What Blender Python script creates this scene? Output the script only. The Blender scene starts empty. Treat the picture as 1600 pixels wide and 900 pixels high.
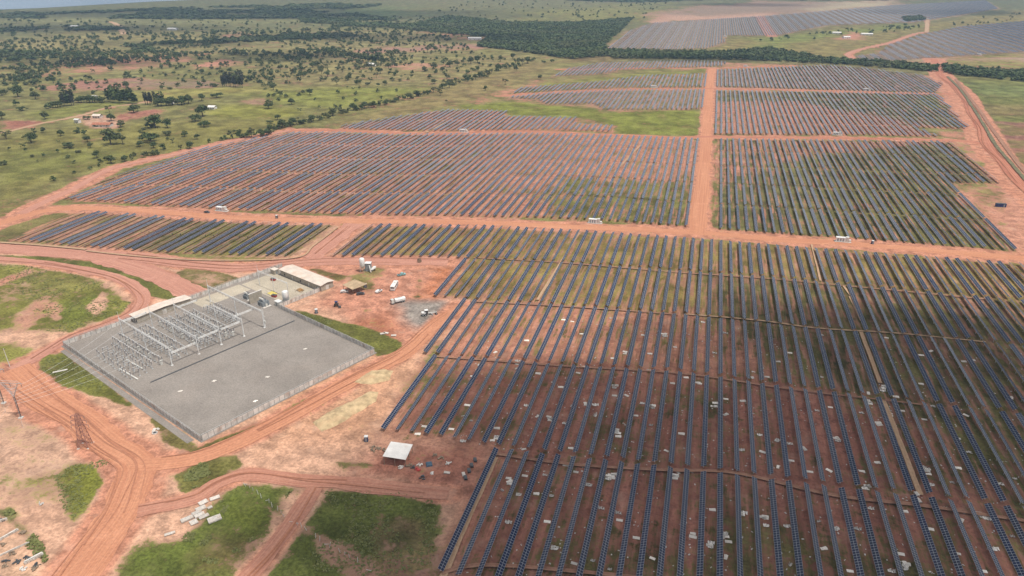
import bpy, math, random
import numpy as np
from mathutils import Vector, Euler
random.seed(7); RS = np.random.RandomState(11)
SC = bpy.context.scene; COL = SC.collection
# ------------------------------------------------------------------ survey: photograph pixel -> ground point
F = 1134.; TH = math.atan(517/F); PSI = math.atan(328/(F/math.cos(TH))); HC = 175.
FW = (-math.sin(PSI)*math.cos(TH), math.cos(PSI)*math.cos(TH), -math.sin(TH))
RT = (math.cos(PSI), math.sin(PSI), 0.)
UP = (-math.sin(PSI)*math.sin(TH), math.cos(PSI)*math.sin(TH), math.cos(TH))
def G(px, py, z=0.):
    a = px-800; b = 450-py
    d = [F*FW[i]+a*RT[i]+b*UP[i] for i in range(3)]
    t = (z-HC)/d[2]
    return (d[0]*t, d[1]*t)
def P(x, y, z=0.):
    v = (x, y, z-HC)
    zc = sum(v[i]*FW[i] for i in range(3))
    if zc < 1: return (-9999, -9999)
    return (800+F*sum(v[i]*RT[i] for i in range(3))/zc, 450-F*sum(v[i]*UP[i] for i in range(3))/zc)
def inframe(x, y, m=0, z=0.):
    p = P(x, y, z); return -m < p[0] < 1600+m and -m < p[1] < 900+m
def GP(pts): return [G(*p) for p in pts]

_ones = ['', 'first','second','third','fourth','fifth','sixth','seventh','eighth','ninth','tenth','eleventh','twelfth','thirteenth','fourteenth','fifteenth','sixteenth','seventeenth','eighteenth','nineteenth']
_tens = {2:('twenty','twentieth'),3:('thirty','thirtieth'),4:('forty','fortieth'),5:('fifty','fiftieth'),6:('sixty','sixtieth'),7:('seventy','seventieth'),8:('eighty','eightieth'),9:('ninety','ninetieth')}
def ordw(n):
    if n < 20: return _ones[n]
    if n >= 100: return 'hundred-and-' + ordw(n-100) if n > 100 else 'hundredth'
    t, o = divmod(n, 10)
    return _tens[t][1] if o == 0 else _tens[t][0] + '-' + _ones[o]

# ------------------------------------------------------------------ object helpers
def tag(o, label=None, cat=None, group=None, kind=None):
    if label: o['label'] = label
    if cat: o['category'] = cat
    if group: o['group'] = group
    if kind: o['kind'] = kind
    return o
def thing(name, label, cat, loc=(0,0,0), rz=0., group=None):
    o = bpy.data.objects.new(name, None); COL.objects.link(o)
    o.empty_display_size = .5
    o.location = loc if len(loc) == 3 else (loc[0], loc[1], 0.); o.rotation_euler = (0,0,rz)
    return tag(o, label, cat, group)
def dup(o, parent=None):
    c = o.copy(); COL.objects.link(c)
    if parent: c.parent = parent
    for ch in o.children: dup(ch, c)
    return c
class MB:
    def __init__(s): s.v = []; s.f = []
    def add(s, vs, fs):
        n = len(s.v); s.v += vs; s.f += [tuple(i+n for i in f) for f in fs]; return s
    def box(s, cx, cy, cz, sx, sy, sz, rz=0., taper=1.):
        c, sn = math.cos(rz), math.sin(rz); vs = []
        for k in (-1, 1):
            t = taper if k > 0 else 1.
            for (i, j) in ((-1,-1),(1,-1),(1,1),(-1,1)):
                x, y = i*sx/2*t, j*sy/2*t
                vs.append((cx+x*c-y*sn, cy+x*sn+y*c, cz+k*sz/2))
        return s.add(vs, [(3,2,1,0),(4,5,6,7),(0,1,5,4),(1,2,6,5),(2,3,7,6),(3,0,4,7)])
    def tube(s, p0, p1, r, r1=None, n=6, cap=True):
        p0 = Vector(p0); p1 = Vector(p1); d = (p1-p0)
        if d.length < 1e-6: return s
        d.normalize(); a = d.orthogonal().normalized(); b = d.cross(a)
        if r1 is None: r1 = r
        vs = []
        for p, rr in ((p0, r), (p1, r1)):
            for i in range(n):
                t = 2*math.pi*i/n; q = p + a*math.cos(t)*rr + b*math.sin(t)*rr; vs.append(tuple(q))
        fs = [(i, (i+1) % n, n+(i+1) % n, n+i) for i in range(n)]
        if cap: fs += [tuple(range(n))[::-1], tuple(range(n, 2*n))]
        return s.add(vs, fs)
    def lathe(s, prof, n=12, c=(0,0,0)):
        vs = []; fs = []
        for r, z in prof:
            for i in range(n):
                t = 2*math.pi*i/n; vs.append((c[0]+r*math.cos(t), c[1]+r*math.sin(t), c[2]+z))
        for k in range(len(prof)-1):
            for i in range(n):
                j = (i+1) % n; fs.append((k*n+i, k*n+j, (k+1)*n+j, (k+1)*n+i))
        fs += [tuple(range(n))[::-1], tuple(range((len(prof)-1)*n, len(prof)*n))]
        return s.add(vs, fs)
    def prism(s, poly, z0, z1):
        n = len(poly)
        vs = [(x, y, z0) for x, y in poly] + [(x, y, z1) for x, y in poly]
        return s.add(vs, [tuple(range(n))[::-1], tuple(range(n, 2*n))] + [(i, (i+1) % n, n+(i+1) % n, n+i) for i in range(n)])
    def extr(s, prof, x0, x1):        # profile in (y,z) run along x
        n = len(prof)
        vs = [(x0, y, z) for y, z in prof] + [(x1, y, z) for y, z in prof]
        return s.add(vs, [tuple(range(n)), tuple(range(n, 2*n))[::-1]] + [(i, n+i, n+(i+1) % n, (i+1) % n) for i in range(n)])
    def mesh(s, name):
        me = bpy.data.meshes.new(name); me.from_pydata(s.v, [], s.f); me.polygons.foreach_set('use_smooth', np.zeros(len(me.polygons), dtype=bool)); me.update(); return me
    def build(s, name, mat, parent=None, smooth=False):
        me = s.mesh(name); me.materials.append(mat)
        if smooth: me.polygons.foreach_set('use_smooth', [True]*len(me.polygons))
        o = bpy.data.objects.new(name, me); COL.objects.link(o)
        if parent: o.parent = parent
        return o
def npmesh(name, V, FQ, mat, smooth=False):
    V = np.asarray(V, dtype=np.float32); FQ = np.asarray(FQ, dtype=np.int32); k = FQ.shape[1]
    me = bpy.data.meshes.new(name)
    me.vertices.add(len(V)); me.vertices.foreach_set('co', V.ravel())
    me.loops.add(FQ.size); me.loops.foreach_set('vertex_index', FQ.ravel())
    me.polygons.add(len(FQ)); me.polygons.foreach_set('loop_start', np.arange(0, FQ.size, k, dtype=np.int32))
    me.update(calc_edges=True)
    me.polygons.foreach_set('use_smooth', np.full(len(FQ), bool(smooth)))
    me.materials.append(mat)
    return me
def link(name, me, parent=None):
    o = bpy.data.objects.new(name, me); COL.objects.link(o)
    if parent: o.parent = parent
    return o

# ------------------------------------------------------------------ materials
class NT:
    def __init__(s, name):
        s.m = bpy.data.materials.new(name); s.m.use_nodes = True; s.t = s.m.node_tree; s.n = s.t.nodes; s.l = s.t.links
        s.b = s.n['Principled BSDF']
    def N(s, typ, **kw):
        n = s.n.new(typ)
        for k, v in kw.items(): setattr(n, k, v)
        return n
    def set(s, sock, v):
        if isinstance(v, bpy.types.NodeSocket): s.l.new(v, sock)
        else:
            if hasattr(sock.default_value, '__len__') and not isinstance(v, (int, float)):
                v = tuple(v); L = len(sock.default_value); v = v + (1.,)*(L-len(v))
            sock.default_value = v
    def noise(s, vec, scale, detail=3, rough=.55, out='Fac'):
        n = s.N('ShaderNodeTexNoise'); s.set(n.inputs['Vector'], vec); n.inputs['Scale'].default_value = scale
        n.inputs['Detail'].default_value = detail; n.inputs['Roughness'].default_value = rough
        return n.outputs[out]
    def math(s, op, a, b=0., c=None, clamp=False):
        n = s.N('ShaderNodeMath', operation=op, use_clamp=clamp); s.set(n.inputs[0], a); s.set(n.inputs[1], b)
        if c is not None: s.set(n.inputs[2], c)
        return n.outputs[0]
    def ramp(s, v, a, b, c=0., d=1.):
        n = s.N('ShaderNodeMapRange'); n.interpolation_type = 'SMOOTHSTEP'
        s.set(n.inputs[0], v); n.inputs[1].default_value = a; n.inputs[2].default_value = b; n.inputs[3].default_value = c; n.inputs[4].default_value = d
        return n.outputs[0]
    def mix(s, f, a, b, mode='MIX'):
        n = s.N('ShaderNodeMix', data_type='RGBA', blend_type=mode, clamp_factor=True)
        s.set(n.inputs['Factor'], f); s.set(n.inputs['A'], a); s.set(n.inputs['B'], b)
        return n.outputs['Result']
    def scale(s, col, v):
        n = s.N('ShaderNodeVectorMath', operation='SCALE'); s.set(n.inputs[0], col); s.set(n.inputs['Scale'], v); return n.outputs[0]
    def vmul(s, vec, t):
        n = s.N('ShaderNodeVectorMath', operation='MULTIPLY'); s.set(n.inputs[0], vec); n.inputs[1].default_value = t; return n.outputs[0]
    def pos(s): return s.N('ShaderNodeNewGeometry').outputs['Position']
    def obj(s): return s.N('ShaderNodeTexCoord').outputs['Object']
    def rand(s): return s.N('ShaderNodeObjectInfo').outputs['Random']
    def attr(s, name): return s.N('ShaderNodeAttribute', attribute_name=name)
    def bump(s, h, strength, dist):
        n = s.N('ShaderNodeBump'); n.inputs['Strength'].default_value = strength; n.inputs['Distance'].default_value = dist
        s.set(n.inputs['Height'], h); s.l.new(n.outputs[0], s.b.inputs['Normal'])
def simple(name, col, rough=.7, var=.25, scale=1.2, metal=0., dirt=None, rnd=0., spec=None):
    t = NT(name); p = t.obj()
    f = t.ramp(t.noise(p, scale, 4), .3, .7, 1-var, 1+var*.5)
    c = t.scale(t.N('ShaderNodeRGB').outputs[0], f); c.node.inputs[0].links[0].from_node.outputs[0].default_value = (*col, 1)
    if rnd:
        c = t.scale(c, t.math('ADD', 1-rnd/2, t.math('MULTIPLY', t.rand(), rnd)))
    if dirt: c = t.mix(t.ramp(t.noise(p, scale*.6, 5), .5, .75, 0, .7), c, dirt)
    t.set(t.b.inputs['Base Color'], c); t.b.inputs['Roughness'].default_value = rough; t.b.inputs['Metallic'].default_value = metal
    if spec is not None: t.b.inputs['Specular IOR Level'].default_value = spec
    return t.m
REDDIRT = (.33,.15,.09)
M = {}
M['galv'] = simple('galvanised_steel', (.48,.49,.49), .5, .2, 3., .0)
M['white'] = simple('white_paint', (.78,.77,.74), .5, .15, .5, dirt=(.55,.42,.34))
M['offwhite'] = simple('offwhite_paint', (.62,.60,.55), .6, .2, .6, dirt=(.5,.36,.28))
M['concrete'] = simple('concrete_panels', (.64,.60,.55), .9, .25, .35, dirt=(.38,.24,.17))
M['concrete_post'] = simple('concrete_post', (.33,.32,.30), .9, .2, .5)
M['darkgrey'] = simple('dark_grey_metal', (.07,.075,.08), .5, .3, 1.)
M['midgrey'] = simple('grey_enamel', (.27,.29,.30), .45, .2, 1.)
M['porcelain'] = simple('grey_porcelain', (.20,.19,.20), .35, .2, 2.)
M['alu'] = simple('aluminium_tube', (.68,.68,.67), .4, .1, 2.)
M['rubber'] = simple('tyre_rubber', (.02,.02,.02), .9, .2, 3.)
M['glass'] = simple('dark_glass', (.02,.025,.03), .08, .1, 1.)
M['roofpink'] = simple('cream_metal_roof', (.70,.60,.51), .5, .15, .25, dirt=(.62,.45,.34))
M['rooftan'] = simple('tan_fibre_roof', (.46,.33,.20), .8, .25, .4)
M['roofwhite'] = simple('white_sheet_roof', (.78,.75,.71), .5, .12, .3, dirt=(.55,.45,.38))
M['rooftile'] = simple('clay_tile_roof', (.42,.16,.09), .8, .3, .7)
M['wallbeige'] = simple('beige_render', (.40,.35,.28), .9, .2, .6)
M['wood'] = simple('weathered_wood', (.26,.19,.13), .9, .35, 1.5)
M['navy'] = simple('navy_plastic', (.02,.04,.14), .5, .2, 1.)
M['bluetarp'] = simple('blue_tarp', (.06,.11,.16), .7, .3, .8)
M['red'] = simple('red_paint', (.45,.05,.04), .5, .2, 1.)
M['yellow'] = simple('yellow_paint', (.62,.50,.12), .7, .2, .8)
M['teal'] = simple('teal_paint', (.25,.50,.50), .4, .2, 1.)
M['redlat'] = simple('red_lattice_paint', (.34,.17,.14), .7, .2, 1.)
M['board'] = simple('pale_packing_board', (.80,.74,.66), .8, .2, .9, dirt=(.42,.30,.22), rnd=.5)
M['plastic'] = simple('crumpled_plastic_film', (.64,.60,.55), .5, .4, 2.2, rnd=.6)
M['slab'] = simple('pale_slab', (.60,.55,.49), .85, .25, 1.2, dirt=(.4,.28,.2), rnd=.25)
M['sand'] = None

def mat_panel():
    t = NT('solar_module'); p = t.obj()
    sx = t.N('ShaderNodeSeparateXYZ'); t.set(sx.inputs[0], p); X, Y = sx.outputs[0], sx.outputs[1]
    fy = t.math('FRACT', t.math('DIVIDE', Y, 1.134)); ly = t.math('LESS_THAN', t.math('ABSOLUTE', t.math('SUBTRACT', fy, .5)), .455)
    ax = t.math('ABSOLUTE', X)
    lx = t.math('MULTIPLY', t.math('LESS_THAN', ax, .965), t.math('GREATER_THAN', ax, .04))
    cell = t.math('MULTIPLY', lx, ly)
    idx = t.math('FLOOR', t.math('DIVIDE', Y, 1.134))
    wn = t.N('ShaderNodeTexWhiteNoise', noise_dimensions='2D')
    cb = t.N('ShaderNodeCombineXYZ'); t.set(cb.inputs[0], idx); t.set(cb.inputs[1], t.math('ADD', t.math('MULTIPLY', t.rand(), 97.), t.math('SIGN', X))); t.set(wn.inputs['Vector'], cb.outputs[0])
    tint = t.mix(t.rand(), (.007,.014,.052), (.011,.016,.038))
    tint = t.mix(t.math('MULTIPLY', wn.outputs['Value'], .5), tint, (.006,.018,.040))
    dust = t.ramp(t.noise(t.pos(), .02, 3), .35, .7, 0., .10)
    tint = t.mix(dust, tint, (.20,.14,.10))
    frame = (.36,.38,.42)
    c = t.mix(cell, frame, tint)
    geo = t.N('ShaderNodeNewGeometry')
    back = t.mix(t.math('LESS_THAN', t.N('ShaderNodeSeparateXYZ').outputs[2], -.5), c, c)
    t.set(t.b.inputs['Base Color'], c)
    t.set(t.b.inputs['Roughness'], t.math('ADD', .12, t.math('MULTIPLY', wn.outputs['Value'], .08)))
    t.b.inputs['IOR'].default_value = 1.45; t.b.inputs['Specular IOR Level'].default_value = .22
    return t.m
M['panel'] = mat_panel()
M['back'] = simple('module_backsheet', (.16,.16,.17), .7, .15, .6)

def mat_foliage(name, ca, cb, cc):
    t = NT(name); p = t.obj()
    n = t.noise(p, .45, 3); r = t.rand()
    c = t.mix(t.ramp(n, .35, .65), ca, cb)
    c = t.mix(t.math('MULTIPLY', r, .55), c, cc)
    c = t.mix(t.ramp(t.noise(p, 2.3, 2), .55, .75, 0, .4), c, tuple(min(1, x*1.9) for x in cb))
    t.set(t.b.inputs['Base Color'], c); t.b.inputs['Roughness'].default_value = .75; t.b.inputs['Specular IOR Level'].default_value = .25
    return t.m
M['leaf'] = mat_foliage('dark_green_foliage', (.042,.062,.018), (.085,.115,.034), (.10,.105,.045))
M['leaf2'] = mat_foliage('olive_foliage', (.060,.072,.024), (.11,.125,.040), (.11,.10,.05))
M['euc'] = mat_foliage('eucalyptus_foliage', (.042,.048,.032), (.066,.072,.046), (.066,.060,.050))
M['bark'] = simple('tree_bark', (.10,.075,.055), .9, .3, 2.)
M['bush'] = mat_foliage('weed_foliage', (.12,.14,.035), (.17,.18,.06), (.18,.16,.07))

# ------------------------------------------------------------------ ground: one sheet with land cover stored per vertex
def vnoise(x, y, s, seed=0):
    x = x/s; y = y/s; xi = np.floor(x).astype(np.int64); yi = np.floor(y).astype(np.int64)
    fx = x-xi; fy = y-yi; fx = fx*fx*(3-2*fx); fy = fy*fy*(3-2*fy)
    def h(a, b):
        n = (a*374761393 + b*668265263 + seed*982451653) & 0x7fffffff
        n = ((n ^ (n >> 13))*1274126177) & 0x7fffffff
        return ((n ^ (n >> 16)) & 0xffff)/65535.
    a = h(xi, yi); b = h(xi+1, yi); c = h(xi, yi+1); d = h(xi+1, yi+1)
    return (a*(1-fx)+b*fx)*(1-fy)+(c*(1-fx)+d*fx)*fy
def fbm(x, y, s, seed=0): return (vnoise(x,y,s,seed)*.55+vnoise(x,y,s*.47,seed+1)*.28+vnoise(x,y,s*.21,seed+2)*.17)
def sdist(x, y, poly):
    """signed distance, positive inside"""
    d2 = np.full(x.shape, 1e18); ins = np.zeros(x.shape, bool); n = len(poly)
    for i in range(n):
        x0, y0 = poly[i]; x1, y1 = poly[(i+1) % n]
        ex, ey = x1-x0, y1-y0; L = ex*ex+ey*ey+1e-9
        t = np.clip(((x-x0)*ex+(y-y0)*ey)/L, 0, 1)
        d2 = np.minimum(d2, (x-x0-t*ex)**2+(y-y0-t*ey)**2)
        if y0 != y1:
            c = ((y0 > y) != (y1 > y)) & (x < (x1-x0)*(y-y0)/(y1-y0)+x0); ins ^= c
    d = np.sqrt(d2); return np.where(ins, d, -d)
def ldist(x, y, line):
    d2 = np.full(x.shape, 1e18)
    for (x0, y0), (x1, y1) in zip(line[:-1], line[1:]):
        ex, ey = x1-x0, y1-y0; L = ex*ex+ey*ey+1e-9
        t = np.clip(((x-x0)*ex+(y-y0)*ey)/L, 0, 1)
        d2 = np.minimum(d2, (x-x0-t*ex)**2+(y-y0-t*ey)**2)
    return np.sqrt(d2)

# roads and belts: centre lines in the photograph
ROADS = {
 'central': ([(-60,372),(0,349),(50,334),(84,327),(135,325),(236,330),(337,338),(439,343),(540,345),(665,346),(800,350),(901,354),(1070,362),(1229,375),(1330,381),(1431,389),(1600,404),(1700,412)], 9.5, 22),
 'avenue': ([(1112,106),(1108,140),(1104,210),(1098,280),(1090,364)], 12, 17),
 'second': ([(452,204),(530,204),(600,207),(665,209),(732,207.6),(800,205.5),(867,207.6),(969,212),(1070,215),(1104,214),(1229,215),(1364,216.5),(1499,220),(1540,226)], 8, 16),
 'third': ([(780,150),(865,144.5),(970,139.8),(1070,138.8),(1108,138.6),(1195,140),(1300,142.5),(1400,145.5),(1490,147)], 7, 14),
 'fourth': ([(868,109),(1000,106.7),(1112,106.5),(1165,105),(1240,103)], 6, 13),
 'perimeter': ([(452,204),(371,219),(304,234),(236,249),(179,262),(150,275),(115,295),(70,315),(34,334)], 8, 20),
 'east': ([(1459,92),(1466,105),(1470,118),(1499,142),(1519,175),(1534,202),(1545,229),(1568,256),(1602,292),(1660,345)], 12, 36),
 'loop': ([(-30,402),(0,405),(68,411),(135,423),(186,435),(216,455),(223,470),(209,489),(169,507),(111,527),(51,562),(17,578)], 8, 11),
 'haul': ([(17,578),(42,600),(84,632),(125,658),(165,692),(205,716),(214,735),(205,765),(189,802),(152,853),(112,905),(80,950)], 13, 22),
 'yard': ([(205,727),(304,717),(405,675),(540,600),(630,553),(680,508),(722,478)], 9, 14),
 'access': ([(-20,386),(0,388),(60,392),(135,398),(185,410),(236,426),(275,444),(306,461)], 16, 18),
 'gate': ([(150,397),(240,405),(300,413),(380,418),(450,412),(520,408),(600,408),(700,409)], 13, 20),
 'south': ([(215,800),(304,779),(337,759),(388,742),(472,752),(540,756),(620,764),(700,772)], 7, 8),
 'spur': ([(492,762),(462,809),(422,863),(388,902),(350,950)], 6, 8),
 'diag': ([(556,350),(520,378),(487,404)], 14, 18),
 'farmtrack': ([(-20,211),(15,205),(60,194),(125,181),(170,168),(215,162),(232,159)], 6, 6),
 'eastarc': ([(1336,95),(1325,85),(1345,77),(1390,67),(1430,53),(1447,50)], 10, 14),
 'bridge': ([(1449,28),(1448,50)], 10, 10),
 'north_avenue': ([(1188,26),(1196,42),(1206,57)], 26, 26),
}
BLOCK_SOUTH = [(518,403),(575,353),(611,350),(753,353),(905,361),(1043,370),(1198,383),(1478,404),(1700,424),(1760,960),(690,960),(676,892),(765,700),(588,678),(672,556),(728,470),(670,466),(720,404)]
BLOCK_B1 = [(8,377),(107,330),(220,336),(307,343),(385,347),(460,350),(523,351),(457,403),(385,402),(305,399),(220,396),(130,389)]
BLOCK_MB = [(90,313),(180,277),(304,236),(370,223),(452,207),(530,207),(620,211),(720,210),(830,209),(950,212),(1070,217),(1096,218),(1078,357),(950,348),(851,343),(700,340),(530,336),(337,328),(180,319)]
BLOCK_R1 = [(1114,218),(1485,222),(1566,288),(1490,287),(1606,400),(1367,379),(1193,367),(1110,360)]
BLOCK_R2 = [(1118,142),(1465,147),(1516,202),(1432,200),(1470,215),(1340,212),(1115,211)]
BLOCK_R3 = [(1121,110),(1222,105),(1296,102),(1364,108),(1440,118),(1475,131),(1461,146),(1354,143),(1195,138),(1118,136)]
BLOCK_LA = [(797,147),(812,138),(935,128),(1009,118),(1070,117),(1104,116),(1103,137),(1070,137),(969,138),(867,143)]
BLOCK_LB = [(783,153),(854,146),(969,141),(1070,140.5),(1103,140.5),(1099,170),(1070,172),(942,172),(928,163),(854,164),(840,156)]
BLOCK_LC = [(864,120),(888,108),(935,99),(1070,95),(1135,97),(1130,104),(1070,106),(975,109),(935,117)]
BLOCK_LD = [(530,202),(537,196),(614,184),(699,172),(793,174),(787,182),(905,184),(900,194),(962,197),(958,207),(867,204),(732,205),(665,206)]
BLOCK_FA = [(950,76),(955,70),(985,48),(1020,36),(1200,25),(1400,8),(1540,1),(1560,14),(1430,35),(1290,40),(1215,56),(1130,56),(1133,66),(1105,76),(1050,78)]
BLOCK_FB = [(1372,84),(1388,70),(1440,54),(1500,42),(1605,33),(1650,30),(1650,80),(1600,82),(1392,95)]
BLOCK_FC = [(1335,88),(1372,84),(1392,95),(1350,96)]

OVER = []
PATCH = []   # (polygon px, feather m, dict)
def patch(poly, f, **k): PATCH.append((poly, f, k))
SOIL_PINK = (.50,.225,.145); SOIL_OR = (.56,.26,.145); SOIL_RED = (.34,.135,.082); SOIL_PALE = (.58,.33,.215); SOIL_TAN = (.50,.34,.20)
V_PAST = (.150,.155,.058); V_LIME = (.178,.192,.046); V_DRY = (.26,.215,.10); V_GREEN = (.085,.125,.028); V_DEEP = (.060,.105,.022); V_OLIVE = (.145,.135,.050)
# -- far country
patch([(-300,60),(1900,60),(1900,-40),(-300,-40)], 60, veg=(.115,.130,.062), cover=.92)
patch([(0,72),(100,68),(180,64),(330,62),(330,52),(130,48),(60,62),(0,66)], 30, veg=(.195,.185,.08), cover=.9)
patch([(0,70),(0,84),(50,80),(110,70),(90,66)], 12, veg=(.235,.22,.10), cover=.95)
patch([(300,60),(460,52),(640,44),(700,60),(760,66),(700,90),(560,95),(450,80),(330,75)], 30, veg=(.19,.185,.082), cover=.85)
patch([(380,100),(560,96),(680,100),(720,85),(640,75),(880,90),(820,102),(700,135),(560,140),(480,130),(400,130)], 25, veg=(.19,.18,.078), cover=.85)
patch([(0,28),(560,30),(560,33),(300,36),(0,33)], 25, veg=(.18,.195,.09), cover=.95)
patch([(530,22),(640,3),(760,-2),(720,8),(640,24),(580,26)], 25, veg=(.095,.15,.06), cover=1.)
patch([(560,-6),(1100,-10),(1100,6),(800,12),(640,20)], 30, veg=(.14,.15,.07), cover=.9)
patch([(800,20),(960,8),(1040,5),(1030,30),(985,34),(900,36),(840,30)], 30, veg=(.17,.18,.06), cover=.9)
patch([(1040,20),(1100,10),(1180,2),(1380,4),(1390,8),(1200,24),(1030,32)], 20, soil=(.30,.20,.14), cover=.12)
patch([(1020,36),(1040,24),(1100,26),(1200,20),(1200,26),(1100,32)], 15, soil=(.50,.29,.2), cover=0)
patch([(1290,8),(1400,-2),(1390,8),(1280,16)], 20, soil=(.46,.36,.22), cover=.1)
patch([(950,84),(1100,80),(1130,60),(1220,58),(1300,42),(1430,38),(1600,16),(1700,12),(1700,34),(1500,42),(1440,54),(1335,86),(1340,96),(1200,90)], 15, veg=(.19,.175,.07), cover=.9)
patch([(1170,62),(1260,52),(1400,38),(1440,42),(1300,58),(1200,76)], 12, veg=(.155,.19,.055), cover=1.)
patch([(1310,62),(1330,50),(1345,52),(1335,62)], 8, soil=SOIL_PINK, cover=0)
patch([(1340,96),(1660,80),(1660,112),(1500,106)], 14, veg=(.19,.19,.07), cover=.75)
patch([(1400,94),(1660,84),(1660,98),(1560,96)], 14, soil=(.42,.28,.20), cover=.35)
patch([(950,90),(1000,88),(1200,92),(1330,100),(1470,113),(1475,120),(1300,103),(1120,96),(960,96)], 10, veg=(.15,.15,.07), cover=1.)
# -- left country
patch([(60,138),(140,126),(230,124),(340,130),(345,138),(230,138),(120,142)], 14, soil=(.36,.17,.12), cover=.25)
patch([(200,128),(340,122),(380,134),(320,138),(220,138)], 14, soil=(.30,.20,.13), cover=.4)
patch([(300,103),(345,94),(380,95),(360,102),(310,108)], 12, soil=SOIL_PINK, cover=.3)
patch([(560,76),(640,72),(760,68),(760,76),(640,80),(560,84)], 12, soil=(.36,.19,.14), cover=.35)
patch([(610,104),(650,98),(690,104),(640,110)], 12, soil=(.5,.25,.16), cover=.3)
patch([(340,54),(380,50),(385,54),(350,58)], 14, soil=(.45,.22,.15), cover=.2)
patch([(0,190),(40,186),(62,192),(40,202),(0,206)], 8, soil=(.30,.12,.08), cover=.1)
patch([(180,182),(210,175),(250,170),(262,174),(230,182),(195,187)], 6, soil=(.36,.15,.10), cover=.15)
patch([(375,160),(400,152),(430,153),(420,164),(385,166)], 9, soil=(.36,.20,.13), cover=.3)
patch([(325,172),(335,164),(420,164),(470,172),(455,182),(380,188),(330,184)], 8, veg=V_LIME, cover=1.)
patch([(330,150),(480,140),(560,135),(660,136),(640,148),(590,160),(520,172),(440,165),(400,150)], 14, veg=(.17,.195,.05), cover=1.)
patch([(160,150),(330,137),(470,138),(320,150),(240,155)], 10, veg=(.22,.22,.07), cover=.95)
patch([(60,175),(150,158),(200,160),(120,180),(70,184)], 8, veg=(.16,.18,.05), cover=1.)
patch([(0,220),(120,200),(300,190),(460,185),(430,200),(300,230),(160,262),(60,290),(0,320)], 14, veg=(.165,.165,.052), cover=.97)
patch([(0,236),(110,232),(200,240),(120,262),(40,282),(0,290)], 14, veg=(.14,.155,.045), cover=1.)
patch([(118,178),(160,181),(185,192),(178,200),(150,200),(128,192)], 5, soil=(.52,.30,.20), cover=.1)
patch([(520,196),(700,140),(800,100),(880,92),(960,84),(985,88),(880,100),(830,120),(760,150),(640,178),(540,198)], 14, veg=(.195,.17,.075), cover=.92)
patch([(890,88),(960,82),(1010,86),(960,96),(880,98)], 10, veg=(.15,.125,.06), cover=.9)
patch([(700,165),(800,160),(860,164),(925,170),(942,176),(1092,172),(1096,212),(960,210),(965,196),(910,184),(800,180)], 6, veg=(.155,.185,.040), cover=.96)
patch([(850,130),(960,118),(1104,108),(1104,116),(1010,118),(930,128),(860,138)], 8, veg=(.17,.185,.05), cover=.95)
patch([(1484,122),(1700,128),(1700,200),(1540,188),(1505,140)], 9, veg=(.135,.155,.052), cover=1.)
patch([(1500,128),(1640,134),(1640,150),(1510,148)], 12, veg=(.13,.165,.06), cover=1.)
patch([(1515,160),(1640,165),(1640,182),(1530,180)], 8, veg=(.165,.15,.065), cover=.95)
patch([(1541,189),(1700,196),(1700,320),(1625,290),(1580,240)], 5, veg=(.17,.145,.065), cover=.72, soil=(.40,.19,.13))
patch([(1545,189),(1700,197),(1700,203),(1548,193)], 2, soil=(.22,.11,.08), cover=.05)
patch([(1560,211),(1700,217),(1700,223),(1562,216)], 2, soil=(.24,.11,.08), cover=.05)
patch([(1578,231),(1700,240),(1700,246),(1584,237)], 2, soil=(.26,.12,.08), cover=.05)
# -- solar field soils
for b in (BLOCK_SOUTH, BLOCK_B1, BLOCK_MB, BLOCK_R1, BLOCK_R2, BLOCK_R3, BLOCK_LA, BLOCK_LB, BLOCK_LC, BLOCK_LD, BLOCK_FA, BLOCK_FB, BLOCK_FC):
    patch(b, 4, soil=SOIL_PINK, veg=V_OLIVE, cover=.34, streak=1.)
patch([(510,404),(575,352),(720,352),(1043,371),(1198,384),(1478,405),(1700,424),(1700,560),(1576,640),(1350,540),(1185,500),(1070,492),(900,478),(728,470),(672,466),(722,404)], 9, veg=(.175,.150,.052), cover=.60, soil=(.44,.22,.135), streak=1.)
patch([(1100,430),(1300,440),(1600,475),(1700,500),(1700,900),(1500,760),(1420,640),(1250,590),(1120,500)], 12, veg=(.095,.095,.036), cover=.60, soil=(.36,.175,.115), streak=1.)
patch([(672,556),(860,566),(1230,602),(1420,680),(1560,800),(1620,960),(690,960),(676,892),(765,700),(588,678)], 14, soil=(.355,.150,.104), veg=(.088,.082,.034), cover=.40, streak=.5)
patch([(900,830),(1200,800),(1500,840),(1600,960),(700,960),(720,860)], 12, soil=(.36,.155,.108), veg=(.090,.086,.034), cover=.58, streak=.5)
patch([(8,377),(107,330),(300,342),(180,380),(100,389)], 7, cover=.42, soil=(.48,.235,.15), streak=1.)
patch([(180,385),(320,345),(523,351),(457,403),(305,399)], 7, cover=.62, veg=(.15,.145,.045), soil=(.42,.24,.15), streak=1.)
patch([(830,300),(900,280),(1000,285),(1090,270),(1078,357),(860,343)], 9, veg=(.130,.135,.044), cover=.68, streak=1.)
patch([(500,270),(620,235),(760,240),(700,290),(560,310)], 14, cover=.42, streak=1.)
patch([(1112,290),(1200,250),(1480,222),(1566,288),(1490,287),(1606,400),(1367,379),(1193,367),(1110,360)], 9, veg=(.115,.118,.046), cover=.72, streak=1.)
patch([(1114,218),(1250,218),(1300,235),(1200,262),(1112,290)], 9, veg=(.12,.125,.045), cover=.48, streak=1.)
patch([(1116,142),(1240,143),(1465,147),(1500,200),(1400,185),(1250,160),(1118,158)], 9, veg=(.12,.125,.05), cover=.68, streak=1.)
patch([(1121,110),(1222,105),(1300,103),(1470,128),(1461,146),(1118,136)], 9, veg=(.12,.12,.055), cover=.55, streak=1.)
patch(BLOCK_LA, 6, veg=(.13,.14,.05), cover=.6, streak=1.)
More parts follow.
